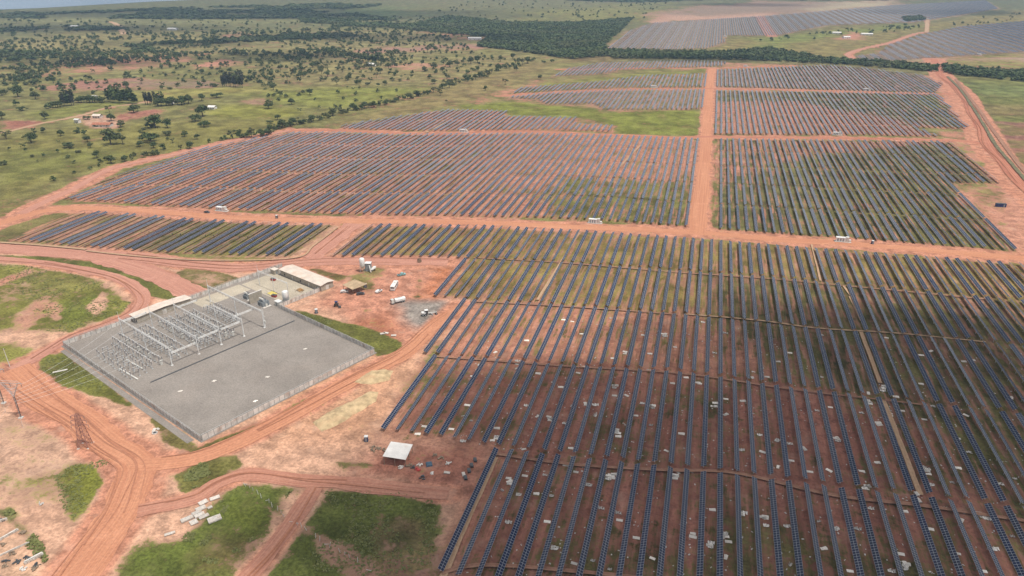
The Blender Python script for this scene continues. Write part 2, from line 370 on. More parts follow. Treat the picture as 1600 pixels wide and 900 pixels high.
patch([(1440,150),(1470,152),(1490,165),(1460,170),(1436,158)], 5, veg=(.16,.17,.05), cover=.8)
for b in (BLOCK_FA, BLOCK_FB, BLOCK_FC): patch(b, 5, soil=(.36,.25,.205), veg=(.17,.16,.08), cover=.42, streak=1.)
for b in (BLOCK_R3, BLOCK_LC, BLOCK_LB): patch(b, 5, soil=(.42,.235,.18), cover=.5)
# -- east belt, cleared ground
patch([(1440,118),(1480,120),(1510,140),(1545,200),(1575,250),(1640,310),(1660,420),(1600,400),(1492,290),(1566,288),(1487,222),(1530,215),(1516,202),(1465,147),(1478,130)], 6, soil=(.52,.245,.16), cover=.06)
patch([(1504,226),(1535,226),(1560,240),(1556,258),(1535,250)], 5, veg=(.14,.13,.06), cover=.7)
patch([(1515,290),(1565,292),(1575,300),(1590,340),(1570,350),(1548,330),(1520,308)], 6, veg=(.18,.16,.07), cover=.55)
patch([(1466,205),(1515,206),(1520,214),(1475,214)], 4, veg=(.2,.16,.09), cover=.4)
# -- compound and earthworks (lower left)
patch([(-200,384),(0,382),(130,392),(305,401),(457,405),(523,350),(572,352),(518,404),(722,405),(672,466),(728,470),(672,556),(588,678),(763,700),(720,770),(690,960),(-300,960)], 5, soil=SOIL_PALE, cover=.05, streak=0.)
patch([(420,408),(720,406),(690,450),(672,466),(720,476),(660,560),(620,540),(560,510),(470,480),(520,445)], 8, soil=(.52,.235,.15), cover=.03)
patch([(540,505),(600,490),(640,540),(600,545)], 8, soil=(.44,.17,.095), cover=.0)
patch([(662,408),(722,406),(676,464),(650,470),(680,430)], 6, soil=(.48,.18,.09), cover=.02)
patch([(620,470),(690,474),(690,500),(660,525),(630,500)], 5, soil=(.30,.25,.21), cover=.05)
patch([(440,560),(600,560),(640,540),(690,520),(640,600),(600,670),(560,690),(480,700),(400,690)], 10, soil=(.54,.285,.17), cover=.03)
patch([(590,690),(760,702),(730,770),(520,755),(540,730)], 8, soil=(.36,.15,.10), cover=.12)
patch([(20,660),(120,650),(180,690),(200,720),(120,740),(20,760),(-40,740)], 12, soil=(.56,.33,.22), cover=.12)
patch([(0,640),(60,650),(120,680),(60,700),(0,690)], 10, veg=(.17,.16,.06), cover=.3)
patch([(0,411),(67,416),(135,430),(175,450),(208,472),(199,488),(142,505),(111,521),(67,521),(20,521),(-60,526),(-60,408)], 4, veg=(.155,.165,.042), cover=.80)
patch([(60,505),(100,470),(150,455),(175,462),(160,490),(110,515)], 7, veg=(.135,.165,.035), cover=.86)
patch([(20,420),(100,430),(150,440),(110,460),(30,470)], 7, veg=(.16,.165,.05), cover=.8)
patch([(0,435),(45,420),(55,424),(10,445),(-20,455)], 3, soil=SOIL_PINK, cover=.15)
patch([(14,505),(50,470),(80,462),(95,480),(60,510),(30,520)], 4, soil=(.52,.26,.17), cover=.25)
patch([(140,480),(160,455),(166,465),(158,485),(148,492)], 2.5, soil=SOIL_PALE, cover=.1)
patch([(75,480),(88,465),(92,500),(80,500)], 3, soil=(.52,.27,.17), cover=.15)
patch([(-20,530),(20,536),(40,552),(20,566),(-30,570)], 4, veg=(.14,.15,.04), cover=.75)
patch([(-20,398),(60,402),(160,411),(232,440),(302,463),(284,471),(228,458),(196,436),(150,420),(60,407),(-20,402)], 2.2, veg=(.12,.13,.035), cover=.97)
patch([(262,432),(288,420),(330,422),(378,437),(340,456),(318,459),(288,446)], 3, veg=(.17,.15,.065), cover=.75)
patch([(268,432),(290,424),(310,424),(296,436),(280,440)], 3, soil=SOIL_PALE, cover=.15)
patch([(332,420),(378,436),(372,440),(326,425)], 2, veg=(.12,.12,.04), cover=.95)
patch([(58,577),(72,555),(100,553),(210,632),(204,638),(150,614),(100,600)], 2.5, veg=(.13,.145,.035), cover=.93)
patch([(437,489),(470,485),(560,511),(628,536),(622,551),(592,555),(584,547)], 2, veg=(.125,.135,.038), cover=.97)
patch([(500,440),(560,430),(576,438),(590,450),(570,500),(560,500),(575,462),(540,432)], 3, veg=(.13,.12,.045), cover=.6)
patch([(458,413),(470,412),(545,432),(530,440)], 2, veg=(.15,.13,.05), cover=.9)
patch([(563,424),(590,410),(600,415),(596,430),(575,432)], 4, veg=(.16,.14,.06), cover=.6)
patch([(647,440),(655,420),(662,440),(656,470),(648,468)], 3, veg=(.13,.12,.05), cover=.6)
patch([(130,400),(305,402),(455,404),(455,408),(300,408),(180,405)], 2, veg=(.17,.155,.055), cover=.8)
patch([(0,372),(20,350),(90,332),(105,332),(10,378)], 5, veg=(.15,.145,.055), cover=.85)
patch([(-40,345),(0,325),(60,305),(140,275),(150,276),(80,312),(20,338),(-40,364)], 4, veg=(.16,.155,.055), cover=.8)
patch([(80,320),(100,303),(150,278),(175,266),(178,274),(110,306),(92,314)], 4, veg=(.17,.16,.06), cover=.65)
patch([(238,655),(250,656),(275,685),(310,700),(318,709),(298,706),(262,690)], 2, veg=(.12,.12,.04), cover=.9)
patch([(305,705),(420,655),(560,582),(566,585),(430,662),(312,712)], 1.6, veg=(.16,.13,.05), cover=.75)
patch([(189,872),(229,838),(280,834),(314,804),(354,770),(381,753),(469,756),(472,770),(449,776),(452,809),(432,813),(418,843),(388,872),(368,905),(330,960),(170,960)], 3.5, veg=(.085,.115,.026), cover=.95)
patch([(300,860),(340,830),(390,838),(400,860),(360,890),(310,895)], 7, veg=(.16,.145,.055), cover=.9)
patch([(330,800),(390,780),(425,800),(410,835),(350,830)], 6, veg=(.115,.145,.03), cover=.98)
patch([(384,768),(400,766),(450,815),(440,822),(410,795)], 2.5, soil=SOIL_PALE, cover=.4)
patch([(506,763),(540,759),(620,768),(684,778),(690,830),(676,890),(660,960),(380,960),(412,902),(432,870),(470,818),(500,782)], 3.5, veg=(.085,.110,.028), cover=.95)
patch([(595,770),(607,770),(598,830),(584,832)], 2, soil=(.36,.2,.12), cover=.45)
patch([(592,835),(620,812),(655,815),(668,845),(655,878),(615,882),(595,862)], 3, veg=(.17,.145,.07), cover=.85)
patch([(612,842),(630,834),(645,845),(640,862),(620,864)], 3, veg=(.10,.105,.04), cover=.9)
patch([(600,880),(650,872),(690,860),(690,960),(560,960)], 6, soil=(.34,.17,.12), veg=(.15,.12,.06), cover=.5)
patch([(462,820),(475,815),(590,890),(640,940),(580,940),(530,880)], 3, soil=(.36,.2,.13), cover=.4)
patch([(81,744),(111,726),(175,713),(199,725),(202,745),(169,765),(145,782),(125,802),(115,816),(94,792),(91,762)], 3, veg=(.125,.145,.028), cover=.92)
patch([(30,730),(80,720),(100,740),(90,790),(60,780),(20,770)], 6, veg=(.16,.155,.05), cover=.55)
patch([(283,744),(314,719),(368,714),(372,728),(344,748),(317,762),(293,766)], 2.5, veg=(.12,.125,.038), cover=.9)
patch([(425,738),(460,736),(487,744),(470,749),(440,746)], 2, veg=(.10,.12,.03), cover=.95)
patch([(525,722),(560,718),(592,724),(590,732),(540,733)], 2.5, veg=(.12,.115,.045), cover=.85)
patch([(-10,790),(20,795),(70,850),(76,880),(60,885),(30,840),(-10,805)], 2, veg=(.11,.115,.05), cover=.8)
patch([(-40,812),(20,822),(66,872),(60,905),(-40,960)], 3, soil=(.60,.36,.23), cover=.02)

OVER += [([(58,577),(72,555),(100,553),(212,634),(204,640),(150,618),(100,603)], 1.8, dict(veg=(.125,.140,.034), cover=.95)),
 ([(436,489),(468,483),(560,509),(631,535),(625,551),(590,556),(584,546)], 1.8, dict(veg=(.115,.13,.035), cover=.97)),
 ([(-20,397),(60,401),(160,410),(232,438),(304,462),(284,472),(228,460),(196,438),(150,423),(60,409),(-20,405)], 1.6, dict(veg=(.115,.13,.035), cover=.97)),
 ([(262,432),(288,420),(330,422),(378,437),(340,456),(318,459),(288,446)], 2, dict(veg=(.16,.145,.06), cover=.74)),
 ([(283,744),(314,719),(368,714),(372,728),(344,748),(317,762),(293,766)], 2, dict(veg=(.12,.125,.038), cover=.88)),
 ([(236,655),(250,656),(275,685),(310,700),(420,655),(560,582),(566,585),(430,664),(314,712),(296,708),(260,692)], 1.4, dict(veg=(.13,.12,.042), cover=.85))]
def build_ground():
    ys = np.concatenate([np.arange(1400, 920, -40), np.arange(920, -6, -1.75), np.arange(-6, -48, -1.2), [-52,-55,-57.5,-59.5]])
    # ring radius from picture row on the camera axis
    rad = []
    for y in ys:
        g = G(800, y); rad.append(math.hypot(*g))
    rad = np.array(rad); rad = rad[rad < 9000]; rad = np.concatenate([[3., 30., 60.], rad[rad > 70], [9200.]])
    fine = np.radians(np.arange(-47, 47.01, .115)); coarse = np.radians(np.arange(50, 311, 4.))
    az = np.concatenate([fine, coarse]); n = len(az)
    A, R = np.meshgrid(az, rad); ang = math.pi/2+PSI-A          # azimuth measured to the right of the heading
    X = (R*np.cos(ang)).ravel(); Y = (R*np.sin(ang)).ravel()
    N = len(X); soil = np.tile(np.array(SOIL_PINK), (N,1)); veg = np.tile(np.array(V_PAST), (N,1)); cover = np.full(N, .93); streak = np.zeros(N)
    dist = np.hypot(X, Y)
    j1 = fbm(X, Y, 26., 3)-.5; j2 = fbm(X, Y, 90., 9)-.5; j3 = fbm(X, Y, 260., 21)-.5
    veg *= (1+.5*j3+.35*j2)[:,None]; veg = np.clip(veg, .01, 1)
    # broad mosaic of pasture tones in the far country
    q = fbm(X, Y, 420., 31); w = np.clip((q-.52)*9, 0, 1)*np.clip((dist-650)/400, 0, 1)
    veg = veg*(1-w[:,None]*.7)+np.array((.20,.185,.082))*w[:,None]*.7
    q = fbm(X, Y, 350., 57); w = np.clip((q-.60)*9, 0, 1)*np.clip((dist-650)/400, 0, 1)
    cover -= w*.45
    def apply(a, k):
        m = a > .002; aa = a[m][:,None]
        if 'soil' in k: soil[m] = soil[m]*(1-aa)+np.array(k['soil'])*aa
        if 'veg' in k: veg[m] = veg[m]*(1-aa)+np.array(k['veg'])*aa
        if 'cover' in k: cover[m] = cover[m]*(1-a[m])+k['cover']*a[m]
        if 'streak' in k: streak[m] = streak[m]*(1-a[m])+k['streak']*a[m]
    for poly, f, k in PATCH:
        W = np.array(GP(poly)); far = np.hypot(*W.mean(0)); f = f*max(1., far/700.) if far > 700 else f
        mg = 4*f+5; m = np.where((X > W[:,0].min()-mg)&(X < W[:,0].max()+mg)&(Y > W[:,1].min()-mg)&(Y < W[:,1].max()+mg))[0]
        if not len(m): continue
        d = sdist(X[m], Y[m], [tuple(p) for p in W]); jj = (j1[m]*2.6 if f < 12 else j2[m]*2.6)*f
        a = np.zeros(N); t = np.clip((d+jj)/(f*1.2)*.5+.5, 0, 1); a[m] = t*t*(3-2*t)
        apply(a, k)
    # bare belts along the roads
    for nm, (line, w, belt) in ROADS.items():
        L = GP(line); m = np.where((X > min(p[0] for p in L)-60)&(X < max(p[0] for p in L)+60)&(Y > min(p[1] for p in L)-60)&(Y < max(p[1] for p in L)+60))[0]
        if not len(m): continue
        d = ldist(X[m], Y[m], L); a = np.zeros(N); t = np.clip((belt/2-d+j1[m]*6)/3.+.5, 0, 1); a[m] = t
        apply(a, dict(soil=(.53,.235,.145), cover=.02, streak=0.))
    for poly, f, k in OVER:
        W = np.array(GP(poly)); d = sdist(X, Y, [tuple(p) for p in W])+j1*2.2*f; t = np.clip(d/(f*1.2)*.5+.5, 0, 1); apply(t*t*(3-2*t), k)
    V = np.stack([X, Y, np.zeros(N)], 1)
    nr = len(rad); i = np.arange(nr-1)[:,None]*n; c = np.arange(n)[None,:]; c2 = (c+1) % n
    FQ = np.stack([(i+c), (i+c2), (i+n+c2), (i+n+c)], -1).reshape(-1, 4)
    # azimuth runs clockwise, so turn the faces up
    FQ = FQ[:, ::-1] if True else FQ
    me = npmesh('ground', V, FQ, mat_ground(), smooth=True)
    def put(nm, arr):
        a = me.attributes.new(nm, 'FLOAT_COLOR', 'POINT'); b = np.ones((N,4), np.float32); b[:,:3] = arr; a.data.foreach_set('color', b.ravel())
    veg *= np.array((1.08,.95,.90)); soil *= np.array((.90,.93,.96))
    put('soil', np.clip(soil,0,1)); put('veg', np.clip(veg,0,1)); put('mask', np.stack([np.clip(cover,0,1), streak, np.zeros(N)],1))
    o = link('ground', me); tag(o, 'red soil and green pasture ground reaching far into the distance', 'ground', kind='structure')
    if me.polygons[len(me.polygons)//2].normal.z < 0: me.flip_normals()
    return o

def mat_ground():
    t = NT('red_soil_and_grass'); p = t.pos()
    soil = t.attr('soil').outputs['Color']; veg = t.attr('veg').outputs['Color']
    sp = t.N('ShaderNodeSeparateColor'); t.set(sp.inputs[0], t.attr('mask').outputs['Color']); cov, st = sp.outputs[0], sp.outputs[1]
    nb = t.noise(p, .028, 5, .6); nm = t.noise(p, .16, 5, .62); nf = t.noise(p, .8, 4, .7)
    ps = t.vmul(p, (.42, .035, 1.)); ns = t.noise(ps, 1., 4, .6)
    ps2 = t.vmul(p, (.9, .05, 1.)); ns2 = t.noise(ps2, 1., 3, .6)
    iso = t.math('ADD', t.math('MULTIPLY', nb, .38), t.math('ADD', t.math('MULTIPLY', nm, .38), t.math('MULTIPLY', nf, .24)))
    strk = t.math('ADD', t.math('MULTIPLY', ns, .55), t.math('ADD', t.math('MULTIPLY', nm, .25), t.math('MULTIPLY', nf, .20)))
    mx = t.N('ShaderNodeMix', data_type='FLOAT'); t.set(mx.inputs[0], t.math('MULTIPLY', st, .8)); t.set(mx.inputs[2], iso); t.set(mx.inputs[3], strk)
    # grass where cover + noise passes one half
    g = t.math('ADD', t.math('SUBTRACT', cov, .5), t.math('MULTIPLY', t.math('SUBTRACT', mx.outputs[0], .5), 4.6))
    g = t.ramp(g, -.20, .24)
    # soil: pale dust, darker damp patches, fine grain
    sv = t.ramp(nm, .34, .66, .68, 1.24); sf = t.ramp(nf, .32, .68, .74, 1.24)
    sc = t.scale(soil, t.math('MULTIPLY', sv, sf))
    sc = t.mix(t.ramp(t.noise(p, .055, 5, .65), .50, .72, 0, .5), sc, t.scale(soil, .66))
    sc = t.mix(t.ramp(t.noise(p, .09, 4, .6), .52, .75, 0, .45), sc, t.mix(.5, soil, (.66,.47,.36)))
    sc = t.mix(t.math('MULTIPLY', st, t.ramp(ns2, .50, .72, 0, .55)), sc, t.scale(soil, .60))
    vf = t.math('MULTIPLY', t.ramp(nf, .32, .68, .62, 1.36), t.ramp(nb, .35, .65, .80, 1.18))
    vc = t.scale(veg, vf)
    vc = t.mix(t.ramp(t.noise(p, .075, 5, .66), .48, .72, 0, .55), vc, t.mix(.45, veg, (.27,.22,.10)))
    vc = t.mix(t.ramp(t.noise(p, .33, 3, .6), .56, .72, 0, .5), vc, t.scale(veg, .58))
    mo = t.noise(p, .045, 5, .7)
    vc = t.scale(vc, t.ramp(mo, .36, .64, .68, 1.32))
    t.set(t.b.inputs['Base Color'], t.mix(g, sc, vc))
    t.b.inputs['Roughness'].default_value = .95; t.b.inputs['Specular IOR Level'].default_value = .1
    h = t.math('ADD', t.math('MULTIPLY', nf, .5), t.math('MULTIPLY', nm, .8)); t.bump(h, .5, .5)
    return t.m

# ------------------------------------------------------------------ roads
def mat_road(name, c0, c1, rut=.7):
    t = NT(name); uv = t.N('ShaderNodeUVMap').outputs[0]; p = t.pos()
    lane = t.noise(t.vmul(uv, (.012, 1.1, 1.)), 1., 4, .6); lane2 = t.noise(t.vmul(uv, (.03, 3.2, 1.)), 1., 3, .6)
    nm = t.noise(p, .12, 5, .6); nf = t.noise(p, .9, 4, .65)
    c = t.mix(t.ramp(lane, .38, .64), c0, c1)
    c = t.mix(t.ramp(lane2, .52, .72, 0, .5*rut), c, tuple(x*.62 for x in c0))
    c = t.mix(t.ramp(nm, .5, .75, 0, .45), c, tuple(min(1, x*1.18+.02) for x in c1))
    c = t.scale(c, t.ramp(nf, .25, .75, .85, 1.12))
    t.set(t.b.inputs['Base Color'], c); t.b.inputs['Roughness'].default_value = .95; t.b.inputs['Specular IOR Level'].default_value = .1
    t.bump(t.math('ADD', lane2, nf), .4, .25)
    return t.m
M['road'] = mat_road('compacted_orange_dirt', (.47,.205,.12), (.56,.265,.155))
M['roadpink'] = mat_road('compacted_pink_dirt', (.43,.20,.145), (.52,.265,.19))
M['roadred'] = mat_road('compacted_red_dirt', (.38,.145,.092), (.49,.215,.14))
M['roadsoft'] = mat_road('soft_red_dirt', (.41,.185,.125), (.48,.24,.165), .3)
M['roadtan'] = mat_road('pale_tan_track', (.41,.26,.16), (.48,.32,.20), .5)
M['service'] = mat_road('faint_service_track', (.28,.145,.098), (.35,.195,.13), .4)
_rz = [.02]
def smoothline(L, step):
    pts = [Vector((x, y, 0)) for x, y in L]; out = []
    for i in range(len(pts)-1):
        p0 = pts[max(0, i-1)]; p1 = pts[i]; p2 = pts[i+1]; p3 = pts[min(len(pts)-1, i+2)]
        n = max(2, int((p2-p1).length/step))
        for k in range(n):
            u = k/n; out.append(.5*((2*p1)+(p2-p0)*u+(2*p0-5*p1+4*p2-p3)*u*u+(3*p1-p0-3*p2+p3)*u**3))
    out.append(pts[-1]); return out
def wob(s, k): return float(fbm(np.array([s]), np.array([k*977.]), 14., 5)[0])
def ribbon(name, L, w, mat, label, cat='dirt road', jit=.12, z=None, kind='structure', step=2.5):
    pts = smoothline(L, step); vs = []; fs = []; uvs = []; s = 0.
    if z is None: _rz[0] += .012; z = _rz[0]
    NA = 6
    for i, p in enumerate(pts):
        d = (pts[min(i+1, len(pts)-1)]-pts[max(i-1, 0)]).normalized(); nrm = Vector((-d.y, d.x, 0))
        if i: s += (p-pts[i-1]).length
        jl = 1+jit*(wob(s, z)-.5)*3.4+jit*(random.random()-.5)*.5; jr = 1+jit*(wob(s, z+9)-.5)*3.4+jit*(random.random()-.5)*.5
        for a in range(NA+1):
            t = a/NA*2-1; k = w/2*t*(jr if t > 0 else jl); q = p+nrm*k
            vs.append((q.x, q.y, z)); uvs.append((s, k))
    for i in range(len(pts)-1):
        for a in range(NA): b = i*(NA+1)+a; fs.append((b, b+NA+1, b+NA+2, b+1))
    mb = MB(); mb.v = vs; mb.f = fs; o = mb.build(name, mat)
    uvl = o.data.uv_layers.new(name='UVMap'); uvl.data.foreach_set('uv', [c for l in o.data.loops for c in uvs[l.vertex_index]])
    if o.data.polygons[0].normal.z < 0: o.data.flip_normals()
    return tag(o, label, cat, kind=kind)
RD = {'central':('orange dirt road crossing the solar field from left to right','road'),'avenue':('straight orange dirt avenue running away between the panel blocks','road'),
 'second':('narrow dirt road between the middle and upper panel blocks','roadred'),'third':('thin dirt road through the upper panel blocks','roadred'),'fourth':('farthest thin dirt road of the main solar field','roadred'),
 'perimeter':('curving perimeter dirt road beside the left panel block','roadpink'),'east':('wide worn red dirt road along the right edge of the field','roadred'),
 'loop':('dirt track looping round the grass on the left','roadpink'),'haul':('wide orange haul road past the substation corner','road'),'yard':('dirt road along the near wall of the substation','road'),
 'access':('broad pinkish access road leading to the substation gate','roadpink'),'gate':('pinkish dirt road passing behind the substation','roadpink'),'south':('red dirt track below the white roofed shed','roadsoft'),
 'spur':('rutted red track cutting through the green patch','roadsoft'),'diag':('short diagonal dirt road between two panel blocks','roadpink'),'farmtrack':('pale farm track leading to the red roofed farmhouse','roadtan'),
 'eastarc':('curved dirt road below the far right panel block','roadpink'),'bridge':('short pale road climbing between the far panel blocks','roadtan'),'north_avenue':('broad dirt avenue in the far panel block','roadpink')}
SUBP = GP([(98,541),(318,690),(588,552),(437,480),(522,446),(442,414)])
def build_roads():
    for k, (line, w, belt) in ROADS.items():
        lab, m = RD[k]; ribbon('dirt_road', GP(line), w, M[m], lab, jit=.24)
    M['tyre'] = mat_road('tyre_marks', (.36,.155,.092), (.45,.205,.125), .5)
    for nm, n, sp in (('haul',6,6.),('yard',4,4.),('spur',2,1.8),('south',2,2.2),('loop',2,2.5),('gate',2,4.),('diag',2,4.),('east',4,7.)):
        L = smoothline(GP(ROADS[nm][0]), 9.)
        for i in range(n):
            o = random.uniform(-sp, sp); ph = random.uniform(0, 6); a = random.randrange(0, max(1, len(L)//3)); b = len(L)-random.randrange(0, max(1, len(L)//3)); pts = []
            for j in range(a, b):
                d = (L[min(j+1, len(L)-1)]-L[max(j-1, 0)]).normalized(); off = o+1.3*math.sin(j*.35+ph)
                pts.append((L[j].x-d.y*off, L[j].y+d.x*off))
            if len(pts) > 3: ribbon('tyre_track', pts, random.choice((.35,.45,.6)), M['tyre'], 'dark worn tyre track running along a dirt road', 'tyre track', .35)
    for i in range(0):
        px = random.uniform(20, 660); py = random.uniform(560, 800) if px < 560 else random.uniform(430, 530); x, y = G(px, py); a = random.uniform(0, 6.3); cv = random.uniform(-.05,.05); pts = []
        for j in range(12): pts.append((x, y)); x += 4*math.cos(a); y += 4*math.sin(a); a += cv*2
        if any(sdist(np.array([q[0]]), np.array([q[1]]), SUBP)[0] > -4 for q in pts): continue
        ribbon('tyre_track', pts, .5, M['tyre'], 'curving dark tyre track on the bare soil of the work area', 'tyre track', .35)
    ribbon('footpath', GP([(1493,124),(1532,175),(1546,196),(1566,223),(1586,250),(1615,285)]), 4, M['service'], 'pale path beside the ditch at the right edge', 'path')
    # worn trench tracks in the aisles
    for (a, b, w) in [((774,716),(692,903),2.2),((1328,464),(1346,503),1.5),((1318,448),(1334,470),1.3),((1345,520),(1375,600),1.8),((1380,626),(1438,775),1.9),((1268,383),(1282,440),1.2),((905,365),(840,470),1.6),((960,270),(1000,228),1.8),((700,190),(665,208),3.)]:
        L = GP([a, ((a[0]+b[0])/2, (a[1]+b[1])/2), b]); x0 = sum(p[0] for p in L)/3
        ribbon('worn_track', L, w, M['roadtan'], 'pale worn strip of tan soil in an aisle between panels', 'track', .2)
    for L, w, m in [([(1060,737),(1150,741),(1300,775),(1440,792),(1600,815)], 1.7, 'service'), ([(770,710),(900,728),(1060,737)], 1.6, 'service'),([(690,897),(750,885),(880,893),(1000,905)], 1.5, 'service'),
                    ([(1070,492),(1185,502),(1276,514),(1400,522),(1540,536)], 1.2, 'roadtan'),([(740,404),(870,411),(1063,427),(1205,437),(1343,450),(1543,469)], 1.2, 'service'),([(735,472),(900,481),(1060,493)],1.2,'service'),([(675,558),(860,572),(1070,586),(1229,609),(1450,635)],1.1,'service')]:
        ribbon('service_track', GP(L), w, M[m], 'pale service track crossing between two panel tiers', 'track', .25)
    ribbon('drain_channel', GP([(135,393),(220,402),(330,408),(460,404),(490,385),(528,356)]), 1.5, M['roadtan'], 'pale drain line along the lower edge of the left panel block', 'drain', .1)
    ribbon('drain_channel', GP([(-30,378),(60,384),(135,391)]), 2.2, M['roadtan'], 'pale drain strip at the far left below the panel block', 'drain', .1)
    ribbon('ditch', GP([(1480,120),(1500,140),(1522,172),(1540,201),(1556,228),(1577,253),(1608,288)]), 3.5, simple('ditch_grass', (.16,.14,.07), .95, .4, .3), 'weedy ditch along the outer right boundary', 'ditch', .25)

# ------------------------------------------------------------------ solar trackers
PITCH = 6.; X0 = G(1124, 897)[0]; TILT = math.radians(25); PW = 2.02; PZ = 1.75
def fline(pts):
    W = sorted(GP(pts))
    xs = [p[0] for p in W]; ys = [p[1] for p in W]
    def f(x):
        if x <= xs[0]: return ys[0]
        if x >= xs[-1]:
            return ys[-1]
        return float(np.interp(x, xs, ys))
    return f
def fr(f, g, t): return lambda x: f(x)*(1-t)+g(x)*t
TIERS = []      # (name, lower line, upper line, xmin, xmax, polygon or None, west-pair shift)
L0 = fline([(600,897),(676,890),(709,890),(1124,908),(1600,980)])
L0 = lambda x, f=None: G(676,890)[1] - 3 + (x+77)*.02
L1 = fline([(591,677),(635,681),(697,689),(763,701),(1070,735),(1313,764),(1583,794),(1750,815)])
L2 = fline([(668,557),(709,559),(790,564),(861,571),(1070,584),(1229,607),(1576,647),(1700,660)])
L3 = fline([(673,466),(720,468.5),(766,472),(898,480),(1070,494),(1276,516),(1532,536),(1700,553)])
L4 = fline([(455,402.5),(520,403),(660,404),(722,406),(867,411),(1063,425),(1205,435),(1343,448),(1543,467),(1700,480)])
L5 = fline([(530,353),(611,352.5),(753,354),(905,362),(1043,371),(1198,384),(1350,396),(1478,405),(1600,414),(1700,422)])
def rowpoly(px): return [tuple(p) for p in GP(px)]
TIERS += [('nearest', L0, L1, G(763,703)[0]-1.5, 400, None), ('second nearest', L1, L2, -117, 400, None), ('third nearest', L2, L3, -119.5, 400, None), ('fourth nearest', L3, L4, -139.5, 400, None),
          ('fifth nearest', L4, L5, G(520,403)[0]-1, 400, None)]
B1b = fline([(8,377),(60,381),(130,388),(220,395),(305,398.5),(385,401.5),(460,403)]); B1t = fline([(105,331),(145,331.5),(220,337),(307,344),(385,348),(460,351),(523,352)])
TIERS += [('left lower', B1b, B1t, G(12,376)[0], G(457,402)[0], None)]
MBb = fline([(90,312),(180,318),(300,327),(450,334),(530,335.5),(620,338),(700,339),(800,341),(851,342),(950,347),(1070,356)])
MBt = fline([(280,236),(304,236),(330,230),(370,223),(452,208),(530,207.5),(620,211),(720,210),(830,209),(950,212),(1070,217),(1096,218)])
for i in range(5): TIERS.append(('middle %d' % i, fr(MBb, MBt, i/5), fr(MBb, MBt, (i+1)/5), -500, G(1082,340)[0], BLOCK_MB))
R1b = fline([(1110,359),(1193,366),(1279,371),(1367,378),(1505,388),(1590,394),(1620,397)]); R1t = fline([(1116,218),(1235,218),(1340,219),(1465,221),(1490,223)])
for i in range(5): TIERS.append(('right %d' % i, fr(R1b, R1t, i/5), fr(R1b, R1t, (i+1)/5), G(1118,330)[0], 208 if i < 2 else 260, None if i < 2 else BLOCK_R1))
def blocktiers(nm, poly, n, xstep=None):
    W = rowpoly(poly); y0 = min(p[1] for p in W); y1 = max(p[1] for p in W)
    TIERS.append((nm, None, None, min(p[0] for p in W), max(p[0] for p in W), poly))
for nm, b in (('upper right lower', BLOCK_R2),('upper right', BLOCK_R3),('la', BLOCK_LA),('lb', BLOCK_LB),('lc', BLOCK_LC),('ld', BLOCK_LD),('fa', BLOCK_FA),('fb', BLOCK_FB),('fc', BLOCK_FC)): blocktiers(nm, b, 0)
def spans(poly, x):
    ys = []; n = len(poly)
    for i in range(n):
        x0, y0 = poly[i]; x1, y1 = poly[(i+1) % n]
        if (x0 > x) != (x1 > x): ys.append(y0+(y1-y0)*(x-x0)/(x1-x0))
    ys.sort(); return list(zip(ys[::2], ys[1::2]))
def tilt_of(k, tn):
    s = 1 if ((k-1)//2) % 2 == 0 else -1
    if tn[:2] in ('la','lb','lc','ld','up') or tn in ('middle 2','middle 3','middle 4'): s = s*.42+.12
    elif tn in ('middle 0', 'middle 1'): s = s*.7
    return s
TR = []   # x, ymid, length, sign, tiername, k
for tn, lo, hi, xa, xb, poly in TIERS:
    W = rowpoly(poly) if poly else None
    k0 = math.ceil((xa-X0)/PITCH); k1 = math.floor((xb-X0)/PITCH)
    for k in range(k0, k1+1):
        x = X0+k*PITCH
        if lo: segs = [(lo(x), hi(x))]
        else:
            segs = []
            for a, b in spans(W, x):
                n = max(1, round((b-a)/62)); segs += [(a+(b-a)*i/n, a+(b-a)*(i+1)/n) for i in range(n)]
        for a, b in segs:
            if lo and W:
                sp = spans(W, x); 
                if not sp: continue
                aa = max(a, min(s[0] for s in sp)); bb = min(b, max(s[1] for s in sp)); a, b = aa, bb
                if b-a < 12: continue
            gap = 2.2; L = b-a-gap
            if L < 10: continue
            n = max(6, int(L/1.134)); L = n*1.134; ym = (a+b)/2
            vis = [inframe(x, ym+L*t/2, 8) for t in (-1,-.5,0,.5,1)]
            if not any(vis): continue
            # share of the frame: screen length inside
            pts = [P(x, ym+L*t, PZ) for t in np.linspace(-.5,.5,13)]
            inn = [p for p in pts if 0 <= p[0] <= 1600 and 0 <= p[1] <= 900]
            area = len(inn)/max(1., math.hypot(x, ym))**2
            TR.append([x, ym, L, tilt_of(k, tn), tn, k, area])
TR.sort(key=lambda r: -r[6])
NEAR = TR[:296]; FAR = TR[296:]
_pm = {}
def panel_mesh(L):
    key = round(L, 2)
    if key not in _pm:
        n = int(round(L/1.134)); mb = MB()
        # two halves of the table with the drive gap between them, each a thin slab of modules
        for a, b in ((-L/2, -.012), (.012, L/2)): mb.box(0, (a+b)/2, 0, PW, b-a, .05)
        me = mb.mesh('panel_table'); me.materials.append(M['panel']); me.materials.append(M['back'])
        for p in me.polygons:
            if p.normal.z < -.5: p.material_index = 1
        tt = MB().tube((0,-L/2-.3,0), (0,L/2+.3,0), .09, n=6).mesh('torque_tube'); tt.materials.append(M['galv'])
        _pm[key] = (me, tt)
    return _pm[key]
_pile = MB().box(0,0,0,.16,.1,1.66).mesh('pile'); _pile.materials.append(M['galv'])
_mot = MB().box(0,0,.05,.42,.5,.5).box(0,.0,-.45,.2,.2,.7).mesh('drive_motor'); _mot.materials.append(M['darkgrey'])
